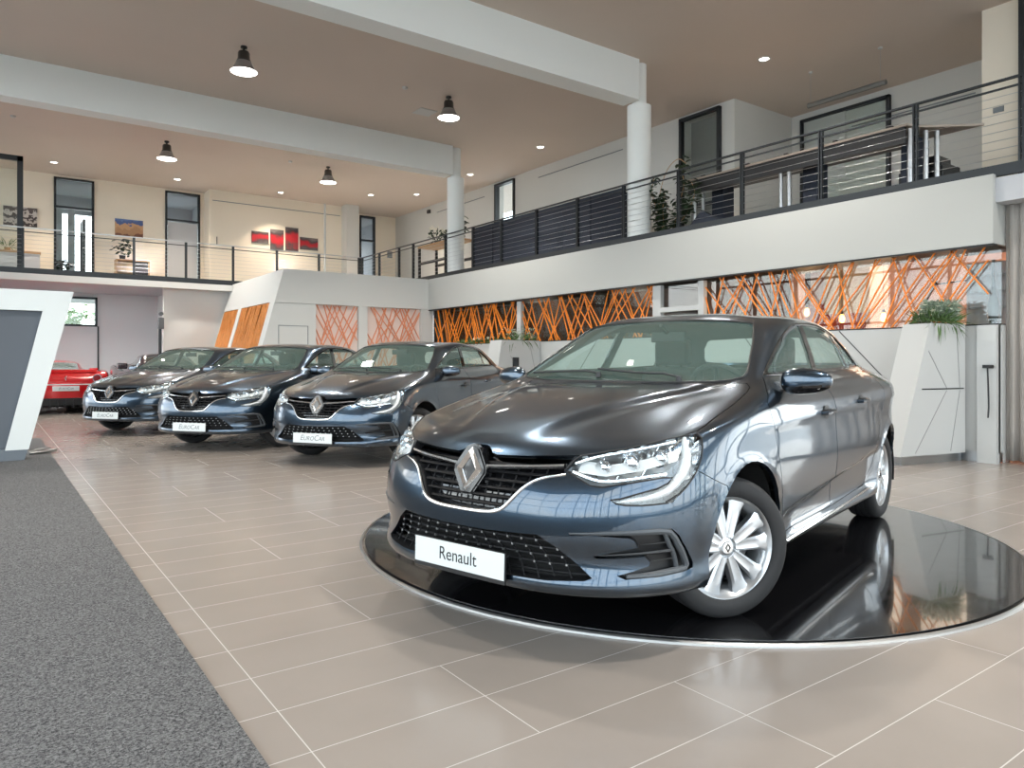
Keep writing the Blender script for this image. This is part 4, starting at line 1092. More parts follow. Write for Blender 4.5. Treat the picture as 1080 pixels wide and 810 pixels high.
# ------------------------------------------------------------------ turntable
tt = MB(); n = 128
tt.lathe([(0,.02),(2.075,.02),(2.078,.0),(0,0)], n); o = tt.build('turntable', mat_once('turntable_black', (.006,.006,.007), .07, 0, .6), None)
nt_ = o.data.materials[0].node_tree; nz = nt_.nodes.new('ShaderNodeTexNoise'); nz.inputs['Scale'].default_value = 9; nz.inputs['Detail'].default_value = 8
mr_ = nt_.nodes.new('ShaderNodeMapRange'); mr_.inputs[3].default_value = .04; mr_.inputs[4].default_value = .22
tcx = nt_.nodes.new('ShaderNodeTexCoord'); nt_.links.new(tcx.outputs['Object'], nz.inputs['Vector']); nt_.links.new(nz.outputs[0], mr_.inputs[0]); nt_.links.new(mr_.outputs[0], nt_.nodes['Principled BSDF'].inputs['Roughness'])
o.location = (3.856, 3.476, 0); tag(o, 'round glossy black turntable set in the tiles under the large front car', 'turntable')
rg = MB(); rg.lathe([(2.092,.0),(2.092,.016),(2.10,.016),(2.107,.010),(2.108,.0)], n); rg.build('edge_ring', M['ring'], o)
# ------------------------------------------------------------------ cars
make_car((3.84, 3.21, .02), R(194.7), 'blue-grey metallic saloon standing on the black turntable, plate reading the maker name')
row = 'blue-grey saloons parked in a row'
carA = make_car((4.863, 9.069, 0), R(212.6), 'blue-grey metallic saloon on the tiles, nearest of the parked row behind the turntable car', 'car', row, 'EuroCar')
for (x, y, a, lb) in ((3.964, 11.496, 217.0, 'blue-grey metallic saloon standing in the middle of the row of three'), (3.355, 14.486, 216.9, 'blue-grey metallic saloon at the far end of the row, beside the red sports car')):
    c = copy_tree(carA); c.location = (x, y, 0); c.rotation_euler = (0, 0, R(a)); c['label'] = lb

# ------------------------------------------------------------------ railings
def railing(name, label, pts, posts, z=SLAB, h=1.10, cat='railing', closed_end=True):
    """pts: plan polyline; posts: plan points"""
    r = empty(name, (posts[0][0], posts[0][1], z), 0, label, cat)
    off = Vector((-posts[0][0], -posts[0][1], -z))
    def place(mb): return mb.move(Matrix.Translation(off))
    def line(mb, zz, w_, hh):
        for (a, b_) in zip(pts, pts[1:]):
            d = (Vector(b_)-Vector(a)).normalized(); nrm = Vector((-d.y, d.x))
            P = [Vector(a)+nrm*w_, Vector(b_)+nrm*w_, Vector(b_)-nrm*w_, Vector(a)-nrm*w_]
            mb.prism([(p.x, p.y) for p in P], 'z', zz, zz+hh)
        return mb
    place(line(MB(), z+h-.02, .024, .022)).build('handrail', M['steel'] if 'back' in label else M['darkframe'], r)
    place(line(MB(), z+h-.115, .012, .02)).build('top_bar', M['darkframe'], r)
    place(line(MB(), z-.0, .03, .13)).build('base_channel', M['darkframe'], r)
    cb = MB()
    for k in range(8):
        zz = z+.21+k*.10
        for (a, b_) in zip(pts, pts[1:]): cb.bar((a[0], a[1], zz), (b_[0], b_[1], zz), .0035, 5)
    place(cb).build('cable', M['steel'], r)
    for (x, y) in posts:
        p = MB(); p.box(x-.028, x+.028, y-.028, y-.010, z-.12, z+h-.02); p.box(x-.028, x+.028, y+.010, y+.028, z-.12, z+h-.02); p.box(x-.012, x+.012, y-.010, y+.010, z+.3, z+.34); p.box(x-.012, x+.012, y-.010, y+.010, z+.8, z+.84)
        place(p).build('post', M['darkframe'], r)
    return r
railing('railing', 'long anthracite cable railing along the right gallery edge above the white fascia', [(9.40, 1.0), (9.40, 20.9)],
        [(9.40, y) for y in (1.95, 3.25, 4.40, 5.67, 6.97, 8.23, 9.53, 10.81, 12.12, 13.41, 14.59, 15.87, 17.59, 18.43, 19.7, 20.9)])
railing('railing', 'cable railing along the back gallery edge in front of the cream wall', [(X0, 20.9), (9.34, 20.9)],
        [(x, 20.9) for x in (-1.8, -.55, .69, 1.9, 3.07, 4.32, 5.54, 6.76, 8.01, 9.28)])

# ------------------------------------------------------------------ ceiling lamps
def high_bay(x, y, label, group):
    r = empty('ceiling_lamp', (x, y, ZC), 0, label, 'ceiling lamp', group)
    b = MB(); b.lathe([(0,0),(.055,0),(.055,-.03),(.018,-.04),(.018,-.10),(0,-.10)], 16); b.build('mount', M['black'], r)
    b = MB(); b.lathe([(0,-.08),(.085,-.09),(.10,-.12),(.105,-.22),(.12,-.25),(.115,-.26),(0,-.26)], 28); b.build('gear_housing', M['gloss'], r)
    b = MB(); b.lathe([(.10,-.262),(.108,-.30),(0,-.30),(0,-.262)], 28); b.build('upper_glow', M['lampglow'], r)
    b = MB(); b.lathe([(.125,-.262),(.14,-.31),(.185,-.39),(.225,-.43),(.222,-.435),(.18,-.395),(.135,-.315),(.115,-.30)], 36); b.build('reflector_shade', mat_once('shade_metal', srgb(150,148,148), .35, .6), r)
    b = MB(); b.lathe([(0,-.405),(.195,-.418),(.218,-.432),(.19,-.436),(0,-.430)], 32); b.build('diffuser', M['lampglow'], r)
    l = bpy.data.lights.new('high_bay_light', 'SPOT'); l.energy = 900; l.spot_size = R(120); l.spot_blend = .6; l.color = (1,.95,.88); l.shadow_soft_size = .18
    lo = bpy.data.objects.new('high_bay_light', l); lo.location = (0, 0, -.46); link(lo, r)
    return r
for (x, y, lb) in ((3.56, 12.76, 'round high-bay ceiling lamp between the two beams, farther from the round columns'), (7.61, 12.73, 'round high-bay ceiling lamp between the two beams, nearer the round columns'),
                   (3.56, 19.33, 'round high-bay ceiling lamp beyond the far beam, above the back railing towards the left doors'), (7.64, 19.25, 'round high-bay ceiling lamp beyond the far beam, above the red picture')):
    high_bay(x, y, lb, 'high-bay ceiling lamps')
for (x, y, lb) in ((3.56, 6.2, 'added unseen high-bay ceiling lamp over the turntable'), (7.61, 6.2, 'added unseen high-bay ceiling lamp near the white tapered planter'), (3.56, .2, 'added unseen high-bay ceiling lamp over the tiles in front of the turntable'), (7.61, .2, 'added unseen high-bay ceiling lamp near the glazed front and curtain'), (-.5, 12.76, 'added unseen high-bay ceiling lamp over the carpet by the slanted frame'), (-.5, 6.2, 'added unseen high-bay ceiling lamp over the middle of the carpet')):  # extra lamps added out of view to brighten the floor and hall
    high_bay(x, y, lb, 'high-bay ceiling lamps')
DL = [(11.21,7.85,'recessed downlight over the near gallery, this side of the near round column'),(1.46,23.13,'recessed downlight before the cream wall above the first tall glass door'),(4.55,23.16,'recessed downlight before the cream wall above the second glass door'),
      (7.57,23.04,'recessed downlight in front of the red four-panel picture'),(10.03,21.66,'recessed downlight by the square white column'),(11.20,20.74,'recessed downlight over the far gallery corner'),
      (11.26,17.63,'recessed downlight just beyond the far round column'),(11.25,14.35,'recessed downlight over the gallery between the two round columns')]
for (x, y, lb) in DL:
    r = empty('downlight', (x, y, ZC), 0, lb, 'downlight', 'recessed downlights')
    b = MB(); b.lathe([(.085,0),(.115,0),(.115,-.008),(.085,-.012)], 24); b.build('trim_ring', M['white'], r)
    b = MB(); b.lathe([(0,-.004),(.085,-.004),(.085,-.001),(0,-.001)], 24); b.build('lamp_face', M['lampglow'], r)
    l = bpy.data.lights.new('downlight_beam', 'SPOT'); l.energy = 400; l.spot_size = R(95); l.spot_blend = .7; l.color = (1,.84,.66); l.shadow_soft_size = .07
    lo = bpy.data.objects.new('downlight_beam', l); lo.location = (0, 0, -.03); link(lo, r)
for (x, y, lb) in ((6.65,12.79,'small round smoke detector on the ceiling between the beams'),(.46,19.29,'small round smoke detector on the ceiling beyond the far beam, left side'),(6.6,19.3,'small round smoke detector between the two far high-bay lamps')):
    b = MB(); b.lathe([(0,0),(.055,0),(.05,-.03),(.03,-.045),(0,-.045)], 20); o = b.build('smoke_detector', M['white']); o.location = (x, y, ZC); tag(o, lb, 'smoke detector', 'smoke detectors')
o = box('ceiling_hatch', M['white'], 7.45, 7.85, 13.6, 14.0, ZC-.012, ZC-.001); tag(o, 'small square white access plate on the ceiling by the high-bay lamp', 'ceiling plate')

for (x, y, lb) in ((.6,20.98,'added unseen downlight under the back gallery, over the red sports car tail'),(3.0,20.98,'added unseen downlight under the back gallery, over the dark sports car')):  # hidden lamps added to lift the dark recess below the gallery
    r = empty('downlight', (x, y, 3.16), 0, lb, 'downlight', 'recessed downlights'); b = MB(); b.lathe([(.085,0),(.115,0),(.115,-.008),(.085,-.012)], 24); b.build('trim_ring', M['white'], r); b = MB(); b.lathe([(0,-.004),(.085,-.004),(.085,-.001),(0,-.001)], 24); b.build('lamp_face', M['lampglow'], r)
    l = bpy.data.lights.new('downlight_beam', 'SPOT'); l.energy = 220; l.spot_size = R(150); l.spot_blend = .7; l.color = (1,.95,.9); l.shadow_soft_size = .07; lo = bpy.data.objects.new('downlight_beam', l); lo.location = (0, 0, -.03); link(lo, r)

# ------------------------------------------------------------------ leaning display portal on the carpet
r = empty('display_portal', (-.6, 10.35, .0), 0, 'white slanted display frame with dark grey panel standing on the carpet edge', 'display stand')
b = MB()
b.prism([(x+.6, z) for x, z in [(-6.0,2.045),(.86,2.03),(.40,.135),(.17,.135),(.54,1.785),(-6.0,1.80)]], 'y', 0, .28)
b.build('frame', M['plate'], r)
b = MB(); b.prism([(x+.6, z) for x, z in [(-6.0,1.81),(.553,1.80),(.18,.15),(-6.0,.15)]], 'y', .07, .22); b.build('panel', mat_once('slate_board', srgb(86,92,100), .55), r)
b = MB(); b.prism([(x+.6, z) for x, z in [(-6.0,.145),(.395,.145),(.355,.0),(-6.0,.0)]], 'y', .01, .27); b.build('plinth', mat_once('plinth_grey', srgb(104,112,120), .5), r)
# a pair of metal feet beside it
b = MB(); b.tube([(.42,10.9,.03),(.60,10.95,.035),(.72,11.1,.03)], .022, 8); b.tube([(.42,11.05,.03),(.58,11.15,.05),(.66,11.3,.03)], .02, 8)
tag(b.build('metal_stand_foot', M['steel']), 'shiny metal foot poking out behind the white slanted frame', 'stand')

# ------------------------------------------------------------------ planters, curtain
def tuft(b, cx, cy, cz, rx, ry, rz_, n, seed, ll=.16, ww=.014, mi=0, droop=.3):
    rnd = random.Random(seed)
    for i in range(n):
        a = rnd.uniform(0, 2*PI); rr = rnd.random()**.5; p = Vector((cx+rx*rr*math.cos(a), cy+ry*rr*math.sin(a), cz+rnd.uniform(0, rz_)))
        d = Vector((math.cos(a)*rnd.uniform(.2, 1), math.sin(a)*rnd.uniform(.2, 1)-.2, rnd.uniform(-droop, 1.1))).normalized(); L_ = ll*rnd.uniform(.5, 1.2)
        s_ = d.cross(Vector((rnd.uniform(-1,1), rnd.uniform(-1,1), rnd.uniform(-1,1)))).normalized()*ww*rnd.uniform(.6, 1.4)
        m_ = p+d*L_*.55+s_.cross(d)*.0; e = p+d*L_+Vector((0, 0, -L_*.18)); up = d.cross(s_).normalized()*ww*.3
        b.add([p, m_+s_+up, e, m_-s_+up, m_+up*-1], [(0,1,4),(1,2,4),(2,3,4),(3,0,4)], mi)
def planter(x0, xt, x1, y0, y1, label, group, plant_label, seed, full=True, rz=0):
    r = empty('planter', ((x0+x1)/2, y0, 0), rz, label, 'planter', group); cx = (x0+x1)/2; zt_ = 1.62
    zs = (zt_-.0)
    b = MB(); b.prism([(x0-cx,.10),(x1-cx,.10),(x1-cx,zt_-.04),(x1-cx,zt_),(xt-cx,zt_)], 'y', 0, y1-y0); b.build('body', M['white'], r)
    b = MB(); b.box(x0-cx+.08, x1-cx-.02, .04, y1-y0-.02, 0, .10); b.build('plinth', M['steel'], r)
    pl_ = lambda u, z, d: (u-cx, d, z)
    groove('joint', M['black'], [((x0+.36, .86), (x1-.03, .86))], pl_, .007).parent = r
    g2 = groove('diagonal_joint', mat_once('joint_grey', srgb(150,150,150), .5), [((x0+.45+.02, 1.30), (x0+.78, .87)), ((x0+.95, 1.60), (x1-.10, .87)), ((x0+.78, .84), (x0+.25, .13)), ((x1-.10, .84), (x0+.85, .13))], pl_, .004); g2.parent = r
    b = MB(); b.box(xt-cx+.05, x1-cx-.05, .04, y1-y0-.04, zt_, zt_+.012); b.build('soil', mat_once('soil', (.02,.014,.01), .9), r)
    o = empty('planter_flowers', (cx, (y0+y1)/2, zt_+.01), rz, plant_label, 'plant', 'plants in the white planters')
    b = MB(); a, c = xt-cx+.08, x1-cx-.04
    tuft(b, (a+c)/2, 0, 0, (c-a)/2, .16, .06, 260 if full else 120, seed, .17, .008); b.build('greenery', M['leaf'], o)
    b = MB(); tuft(b, (a+c)/2+.08, -.02, .04, (c-a)/2*.8, .16, .20, 700 if full else 90, seed+1, .09, .014); b.build('silver_foliage', M['leafs'], o)
    b = MB(); tuft(b, (a+c)/2, -.17, -.02, (c-a)/2*.8, .05, .03, 60, seed+2, .22, .008, droop=1.3); b.build('trailing_stem', M['leaf'], o)
    b = MB(); rnd = random.Random(seed+3)
    for i in range(26 if full else 10):
        p = Vector((rnd.uniform(a, c), rnd.uniform(-.16, .14), rnd.uniform(.10, .24)))
        for k in range(5):
            q = 2*PI*k/5; b.add([p, p+Vector((.030*math.cos(q), .030*math.sin(q), .012)), p+Vector((.026*math.cos(q+1.0), .026*math.sin(q+1.0), .012))], [(0,1,2)])
    b.build('blossom', M['petal'], o)
    tag(o.children[-1], kind='stuff')
    return r
planter(8.31, 8.81, 9.42, 3.95, 4.30, 'white tapered planter with a black joint, beside the grey curtain', 'white tapered planters', 'cream flowers and silver leaves in the planter beside the curtain', 4, True, -R(12))
planter(8.2, 8.45, 9.44, 12.05, 12.46, 'white tapered planter behind the large car, at the middle of the bar front', 'white tapered planters', 'bushy green plants in the planter glimpsed above the large car roof pillar', 40, False)
o = empty('counter_greenery', (9.56, 14.3, 1.62), 0, 'green plants and a cream bloom on the bar ledge by the hall corner', 'plant')
b = MB(); tuft(b, -.05, 0, 0, .05, 1.4, .03, 260, 77, .15, .016); b.build('greenery', M['leaf'], o)
b = MB(); tuft(b, .0, .1, .08, .08, .5, .05, 30, 79, .07, .03); b.build('blossom', M['petal'], o)
o = box('socket_box', M['darkframe'], 8.72, 8.84, 11.98, 12.05, 1.02, 1.27, bev=.008); tag(o, 'small grey box fixed to the white planter behind the turntable car', 'box')
# strap with black clip on the white post by the planter
r = empty('hanging_strap', (9.35, 3.58, 1.0), 0, 'black strap hanging from a clip on the planter end by the curtain', 'strap')
b = MB(); b.tube([(-.02,-.01,.13),(-.02,-.02,-.15),(-.01,-.02,-.35),(-.03,-.02,-.47)], .009, 6); b.build('strap', M['black'], r)
b = MB(); b.box(-.03,.03,-.04,.04,.10,.14,bev=.006); b.bar((-.02,-.03,.12),(-.02,-.07,.12),.02,8); b.build('clip', M['black'], r)
struct('wall_planter_post', M['white'], (9.38, 9.50, 3.50, 3.70, .0, 1.60), )
# curtain
def curtain():
    V = []; F = []; n = 170; x = 9.63; y0, y1 = 3.49, 2.0
    rnd = random.Random(2); ph = 0; pts = []
    for i in range(n+1):
        t = i/n; y = y0+(y1-y0)*t; ph += (y0-y1)/n*2*PI/.115*(.8+.4*rnd.random())
        pts.append((x+.055*math.sin(ph), y+.018*math.cos(2*ph), ph))
    zs = [.03, .4, 1.0, 1.8, 2.6, 3.12]
    for px_, py_, ph in pts:
        for k, z in enumerate(zs): V.append((x+(px_-x)*(.55+.45*(1-z/3.2))+.008*math.sin(ph*.31+z), py_, z))
    m = len(zs)
    for i in range(n):
        for k in range(m-1): F.append((i*m+k, (i+1)*m+k, (i+1)*m+k+1, i*m+k+1))
    me = mesh('curtain', V, F, True); o = obj('curtain', me, M['cloth']); sm_ = o.modifiers.new('thick', 'SOLIDIFY'); sm_.thickness = .004
    return tag(o, 'floor-length grey pleated curtain hanging beside the white planter', 'curtain')
curtain()
o = MB().box(9.58, 9.68, 1.2, 3.48, 3.12, 3.15).build('curtain_track', M['darkframe']); tag(o, 'dark curtain track under the white header above the grey curtain', 'curtain track')
# ------------------------------------------------------------------ lounge things
for i, (y, z, lb) in enumerate(((6.73, 1.972, 'glowing filament bulb lamp in the lounge, nearest the large car roof'), (6.135, 1.84, 'glowing filament bulb lamp in the lounge, middle of three'), (5.49, 1.83, 'glowing filament bulb lamp in the lounge, nearest the flower planter'))):
    r = empty('pendant_bulb', (10.75, y, 2.95), 0, lb, 'pendant lamp', 'bulb lamps in the lounge')
    d_ = z-2.95
    b = MB(); b.bar((0,0,0),(0,0,d_+.10),.004,6); b.build('cord', M['black'], r)
    b = MB(); b.lathe([(0,d_+.12),(.02,d_+.12),(.022,d_+.07),(0,d_+.07)], 12); b.build('socket', M['black'], r)
    b = MB(); b.lathe([(0,d_-.06),(.025,d_-.052),(.042,d_-.02),(.04,d_+.02),(.022,d_+.07)], 16); b.build('bulb', M['bulb'], r)
    l = bpy.data.lights.new('bulb_light', 'POINT'); l.energy = 12; l.color = (1,.6,.3); l.shadow_soft_size = .06
    lo = bpy.data.objects.new('bulb_light', l); lo.location = (.0, 0, d_-.14); link(lo, r)
b = MB(); b.lathe([(0,0),(.06,0),(.10,.12),(.11,.25),(.06,.42),(.032,.55),(.028,.78),(.04,.84),(.036,.84),(.02,.6)], 24); o = b.build('floor_vase', mat_once('pewter', srgb(70,72,72), .35, .3)); o.location = (9.62, 3.62, 1.62); o.scale = (.6,.6,.9); tag(o, 'tall grey bottle vase on the bar ledge beside the curtain', 'vase')
b = MB(); b.bar((10.9,5.25,1.2),(10.9,5.05,1.6),.015); b.bar((10.9,5.05,1.6),(10.9,5.02,1.9),.012); b.bar((10.9,5.02,1.9),(10.9,4.85,2.25),.012); b.bar((10.9,4.85,2.27),(10.9,4.15,2.31),.010); b.bar((10.9,4.88,2.22),(10.9,4.82,2.32),.03)
o = b.build('arm_lamp', M['darkframe']); tag(o, 'dark jointed arm lamp standing in the lounge behind the orange lines', 'lamp')
r = empty('glass_shelf', (10.2, 3.9, 1.6), 0, 'glass shelves with bottles at the curtain end of the lounge window', 'shelf')
for z in (.25,.45,.65): b = MB(); b.box(-.12,.25,-.28,.32,z,z+.012); b.build('shelf_board', M['lens'], r)
b = MB(); b.box(.24,.26,-.3,.34,0,.86); b.build('back_panel', M['grey'], r)
# ------------------------------------------------------------------ on the right gallery
# long dark screen
r = empty('gallery_screen', (9.9, 12.7, SLAB), 0, 'long anthracite panelled screen standing behind the gallery railing between the round columns', 'screen')
for i in range(6):
    y0 = -2.62+i*.875; b = MB(); b.box(-.03 if i % 2 else -.02, .02, y0+.006, y0+.869, .0, 1.22, bev=.006); b.build('panel', M['navy'], r)
b = MB(); b.box(.02,.40,-2.6,2.62,.0,1.16); b.build('cabinet_body', M['navy'], r)
# long desk on silver legs
r = empty('reception_desk', (10.3, 6.4, SLAB), 0, 'very long pale-topped standing desk on silver tube legs behind the near railing', 'desk')
b = MB(); b.prism([(-.38,2.15),(.45,2.15),(.45,-2.25),(-.1,-1.75),(-.38,-1.65)], 'z', 1.02, 1.05); b.build('desk_top', mat_once('desk_laminate', srgb(176,160,146), .45), r)
b = MB(); b.box(-.36,-.30,-1.6,2.1,.80,1.02); b.box(-.30,.40,-1.5,2.1,.94,1.015); b.build('cable_tray', M['black'], r)
for (x, y) in ((-.30,2.0),(-.05,2.02),(-.30,.30),(-.30,.16),(-.25,-1.62),(-.02,-1.72),(.12,-1.80)):
    b = MB(); b.bar((x,y,0),(x,y,1.0),.032,16); b.bar((x,y,0),(x,y,.012),.06,16); b.build('leg', M['steel'], r)
for y in (1.75,.0,-1.5): b = MB(); b.box(.0,.30,y-.12,y+.12,.0,.95,bev=.01); b.build('pedestal', M['navy'], r)
for y in (1.8,.9,.2,-.6,-1.4): b = MB(); b.box(-.34,-.28,y-.03,y+.03,1.05,1.085); b.build('cable_port', M['black'], r)
r = empty('equipment_case', (11.0, 4.95, SLAB), 0, 'black ribbed equipment case on the gallery at the near end of the long desk', 'case')
b = MB(); b.box(-.3,.3,-.30,.30,.42,.60,bev=.02); b.box(-.3,.3,-.28,.28,.60,.66,bev=.02); b.box(-.2,.2,-.2,.2,.66,.78,bev=.03); b.build('body', M['black'], r)
b = MB(); b.box(-.26,.26,-.26,.26,0,.42); b.build('stand', M['black'], r)
b = MB(); b.add([(9.62,8.4,SLAB),(9.62,7.35,SLAB),(9.84,7.35,SLAB),(9.84,8.4,SLAB),(9.70,8.0,SLAB+.42),(9.76,8.0,SLAB+.42)], [(0,1,2,3),(0,4,1),(3,2,5),(0,3,5,4),(1,4,5,2)]); o = b.build('folded_banner', M['navy']); tag(o, 'dark navy pyramid-shaped bag on the gallery floor under the desk end', 'bag')
b = MB(); b.bar((12.75,8.9,5.55),(12.75,6.9,5.72) if False else (12.75,6.9,5.55),.05,12); r = empty('linear_lamp', (12.42, 7.3, ZC), 0, 'slim suspended tube lamp over the gallery recess', 'ceiling lamp')
b = MB(); b.bar((0,-1.0,-.62),(0,.45,-.62),.045,16); b.build('tube_housing', mat_once('shade_metal2', srgb(110,110,108), .5, .2), r)
b = MB(); b.bar((0,.40,0),(0,.40,-.60),.004,5); b.bar((0,-.9,0),(0,-.9,-.60),.004,5); b.build('suspension_wire', M['steel'], r)
b = MB(); b.lathe([(0,0),(.04,0),(.035,-.025),(0,-.025)], 16, Matrix.Translation((0,.40,0))); b.lathe([(0,0),(.04,0),(.035,-.025),(0,-.025)], 16, Matrix.Translation((0,-.9,0))); b.build('ceiling_rose', M['white'], r)
o = box('wall_thermostat', M['inkgrey'], 12.38, 12.40, 4.52, 4.66, 4.95, 5.03); tag(o, 'small grey control panel on the cream wall end by the near railing', 'wall control')
# climbing plant in a dark trough beside the near column
r = empty('potted_climber', (9.78, 8.78, SLAB), 0, 'leafy climbing houseplant arching over the railing beside the near round column', 'plant')
b = MB(); b.box(-.12,.12,-.30,.26,.0,.20,bev=.02); b.build('trough', M['black'], r)
st_ = MB(); lf_ = MB(); rnd = random.Random(12)
paths = [[(0,.15,.2),(-.03,.25,.7),(0,.15,1.15),(0,.0,1.35),(.02,-.2,1.45),(.0,-.38,1.30)], [(0,.1,.2),(0,.30,.6),(-.02,.42,1.0),(0,.36,1.2)], [(0,-.1,.2),(-.03,-.22,.55),(0,-.35,.95),(0,-.30,1.12)], [(0,-.15,.2),(0,-.45,.5),(-.03,-.62,.75),(0,-.5,.95)], [(0,.12,.2),(-.05,.12,.6),(-.06,.05,.9)]]
def leaf(b, p, rnd, sz):
    a = rnd.uniform(0, 2*PI); el = rnd.uniform(-.9, .4); d = Vector((math.cos(a)*math.cos(el), math.sin(a)*math.cos(el), math.sin(el))); s_ = d.cross(Vector((0,0,1))).normalized()
    L_ = sz*rnd.uniform(.7, 1.2); up = s_.cross(d)*L_*.12
    P = [p, p+d*L_*.25+s_*L_*.32+up, p+d*L_*.65+s_*L_*.30+up, p+d*L_, p+d*L_*.65-s_*L_*.30+up, p+d*L_*.25-s_*L_*.32+up, p+d*L_*.5]
    b.add(P, [(0,1,6),(1,2,6),(2,3,6),(3,4,6),(4,5,6),(5,0,6)])
for k, pth in enumerate(paths):
    dp = dense(fillet(pth, 5), .03); st_.tube(dp, .007, 6)
    for i, p in enumerate(dp):
        if k == 0 and len(dp)*.45 < i < len(dp)*.9: continue
        for q in range(5 if p[2] < .75 else 3): leaf(lf_, Vector(p)+Vector((rnd.uniform(-.06,.06), rnd.uniform(-.08,.08), rnd.uniform(-.05,.05))), rnd, .12)
st_.build('stem', M['wood'], r); tag(lf_.build('foliage', M['leafd'], r), kind='stuff')
# tall side table with plants at the far gallery corner
r = empty('side_table', (10.0, 16.9, SLAB), 0, 'dark framed high table behind the railing at the far gallery corner', 'table')
b = MB(); b.box(-.30,.30,-1.0,1.0,1.02,1.07); b.build('table_top', M['wood'], r)
for (x, y) in ((-.27,-.95),(.27,-.95),(-.27,.95),(.27,.95)): b = MB(); b.box(x-.03,x+.03,y-.03,y+.03,0,1.02); b.build('leg', M['black'], r)
b = MB(); b.box(-.3,-.26,-.95,.95,.55,.62); b.box(.26,.3,-.95,.95,.55,.62); b.build('cross_rail', M['black'], r)
o = empty('potted_flowers', (10.0, 17.3, SLAB+1.07), 0, 'white-blossomed plant on the dark high table', 'plant'); b = MB(); b.lathe([(0,0),(.08,0),(.1,.12),(0,.12)], 16); b.build('pot', M['black'], o); b = MB(); tuft(b,0,0,.12,.2,.3,.25,60,5,.16,.03); b.build('foliage', M['leafd'], o); b = MB(); tuft(b,0,0,.25,.2,.3,.25,30,6,.06,.03); b.build('blossom', M['petal'], o)
o = empty('potted_plant', (10.05, 16.15, SLAB+1.07), 0, 'dark round-leaved plant on the high table next to the far round column', 'plant'); b = MB(); b.lathe([(0,0),(.07,0),(.09,.12),(0,.12)], 16); b.build('pot', M['black'], o); b = MB()
for i in range(26): leaf(b, Vector((rnd.uniform(-.08,.08), rnd.uniform(-.1,.1), rnd.uniform(.15,.62))), rnd, .16)
b.build('foliage', M['leafd'], o)
b = MB(); b.bar((8.35,21.3,3.3),(8.35,21.3,6.0),.03,10); o = b.build('flag_pole', M['white']); tag(o, 'thin white pole standing behind the back railing by the red picture', 'pole')
b = MB(); b.box(12.30,12.38,21.9,22.05,6.3,6.42,bev=.01); o = b.build('security_camera', M['black']); tag(o, 'small dark security camera high on the far gallery wall corner', 'camera')
# ------------------------------------------------------------------ back gallery
def canvas(x0, x1, z0, z1, y, label, group, cols, seed, name='picture', cat='picture', scale=14):
    m = bpy.data.materials.new('print'); m.use_nodes = True; N = m.node_tree.nodes; L = m.node_tree.links; bs = N['Principled BSDF']
    t = N.new('ShaderNodeTexCoord'); n = N.new('ShaderNodeTexNoise'); n.noise_dimensions = '4D'; n.inputs['W'].default_value = seed; n.inputs['Scale'].default_value = scale; n.inputs['Detail'].default_value = 8
    s = N.new('ShaderNodeSeparateXYZ'); a = N.new('ShaderNodeMath'); a.operation = 'MULTIPLY_ADD'; a.inputs[1].default_value = .75; L.new(t.outputs['Object'], n.inputs['Vector']); L.new(t.outputs['Generated'], s.inputs[0])
    L.new(s.outputs['Z'], a.inputs[0]); q = N.new('ShaderNodeMath'); q.operation = 'MULTIPLY_ADD'; q.inputs[1].default_value = .9; q.inputs[2].default_value = -.33; L.new(n.outputs[0], q.inputs[0]); L.new(q.outputs[0], a.inputs[2])
    r_ = N.new('ShaderNodeValToRGB'); L.new(a.outputs[0], r_.inputs[0]); r_.color_ramp.interpolation = 'CONSTANT' if (len(cols) > 4 and cols[0] != (96,92,92)) else 'LINEAR'
    while len(r_.color_ramp.elements) < len(cols): r_.color_ramp.elements.new(.5)
    for i, c in enumerate(cols): r_.color_ramp.elements[i].position = i/len(cols)+.05; r_.color_ramp.elements[i].color = (*srgb(*c), 1)
    L.new(r_.outputs[0], bs.inputs['Base Color']); bs.inputs['Roughness'].default_value = .5
    b = MB(); b.box(x0, x1, y-.03, y, z0, z1); o = b.build(name, m); return tag(o, label, cat, group)
canvas(.36, 1.15, 4.99, 5.52, Y1, 'framed black and white crowd print on the cream wall, leftmost of the prints', 'prints on the back gallery wall', [(60,50,48),(190,180,172),(70,60,58),(200,192,186),(90,80,78),(170,165,165)], 3, scale=9)
canvas(3.10, 3.86, 4.97, 5.48, Y1, 'colourful city skyline print on the cream wall between the glass doors', 'prints on the back gallery wall', [(120,80,60),(170,130,96),(190,150,110),(70,90,140),(90,115,165)], 8, scale=6)
redp = [(96,92,92),(70,62,64),(165,24,38),(176,26,40),(58,50,54),(110,104,104)]
for (x0, x1, z0, z1, lb, sd_) in ((6.90,7.44,5.02,5.40,'outermost piece of the red and grey split picture, nearest the glass doors',1),(7.50,7.93,4.86,5.52,'second piece of the red and grey split picture, left of the tallest piece',2),(7.99,8.42,4.86,5.64,'tallest piece of the red and grey split picture',3),(8.48,9.10,4.95,5.36,'outermost piece of the red and grey split picture, nearest the square column',4)):
    canvas(x0, x1, z0, z1, 23.86, lb, 'four canvases of the red picture', redp, sd_, scale=2.5)
r = empty('sideboard', (3.5, 24.2, SLAB), 0, 'low oak and white sideboard with dark open bay under the city print', 'sideboard')
b = MB(); b.box(-.44,.44,-.25,.25,.86,.90); b.box(-.44,-.40,-.25,.25,0,.88); b.box(.40,.44,-.25,.25,0,.88); b.box(-.42,.42,.22,.25,.02,.88); b.build('carcass', M['wood'], r)
b = MB(); b.box(-.40,.40,-.26,-.22,.04,.44,bev=.006); b.build('door', M['white'], r)
b = MB(); b.box(.06,.40,-.24,-.20,.47,.85); b.build('dark_bay', M['black'], r)
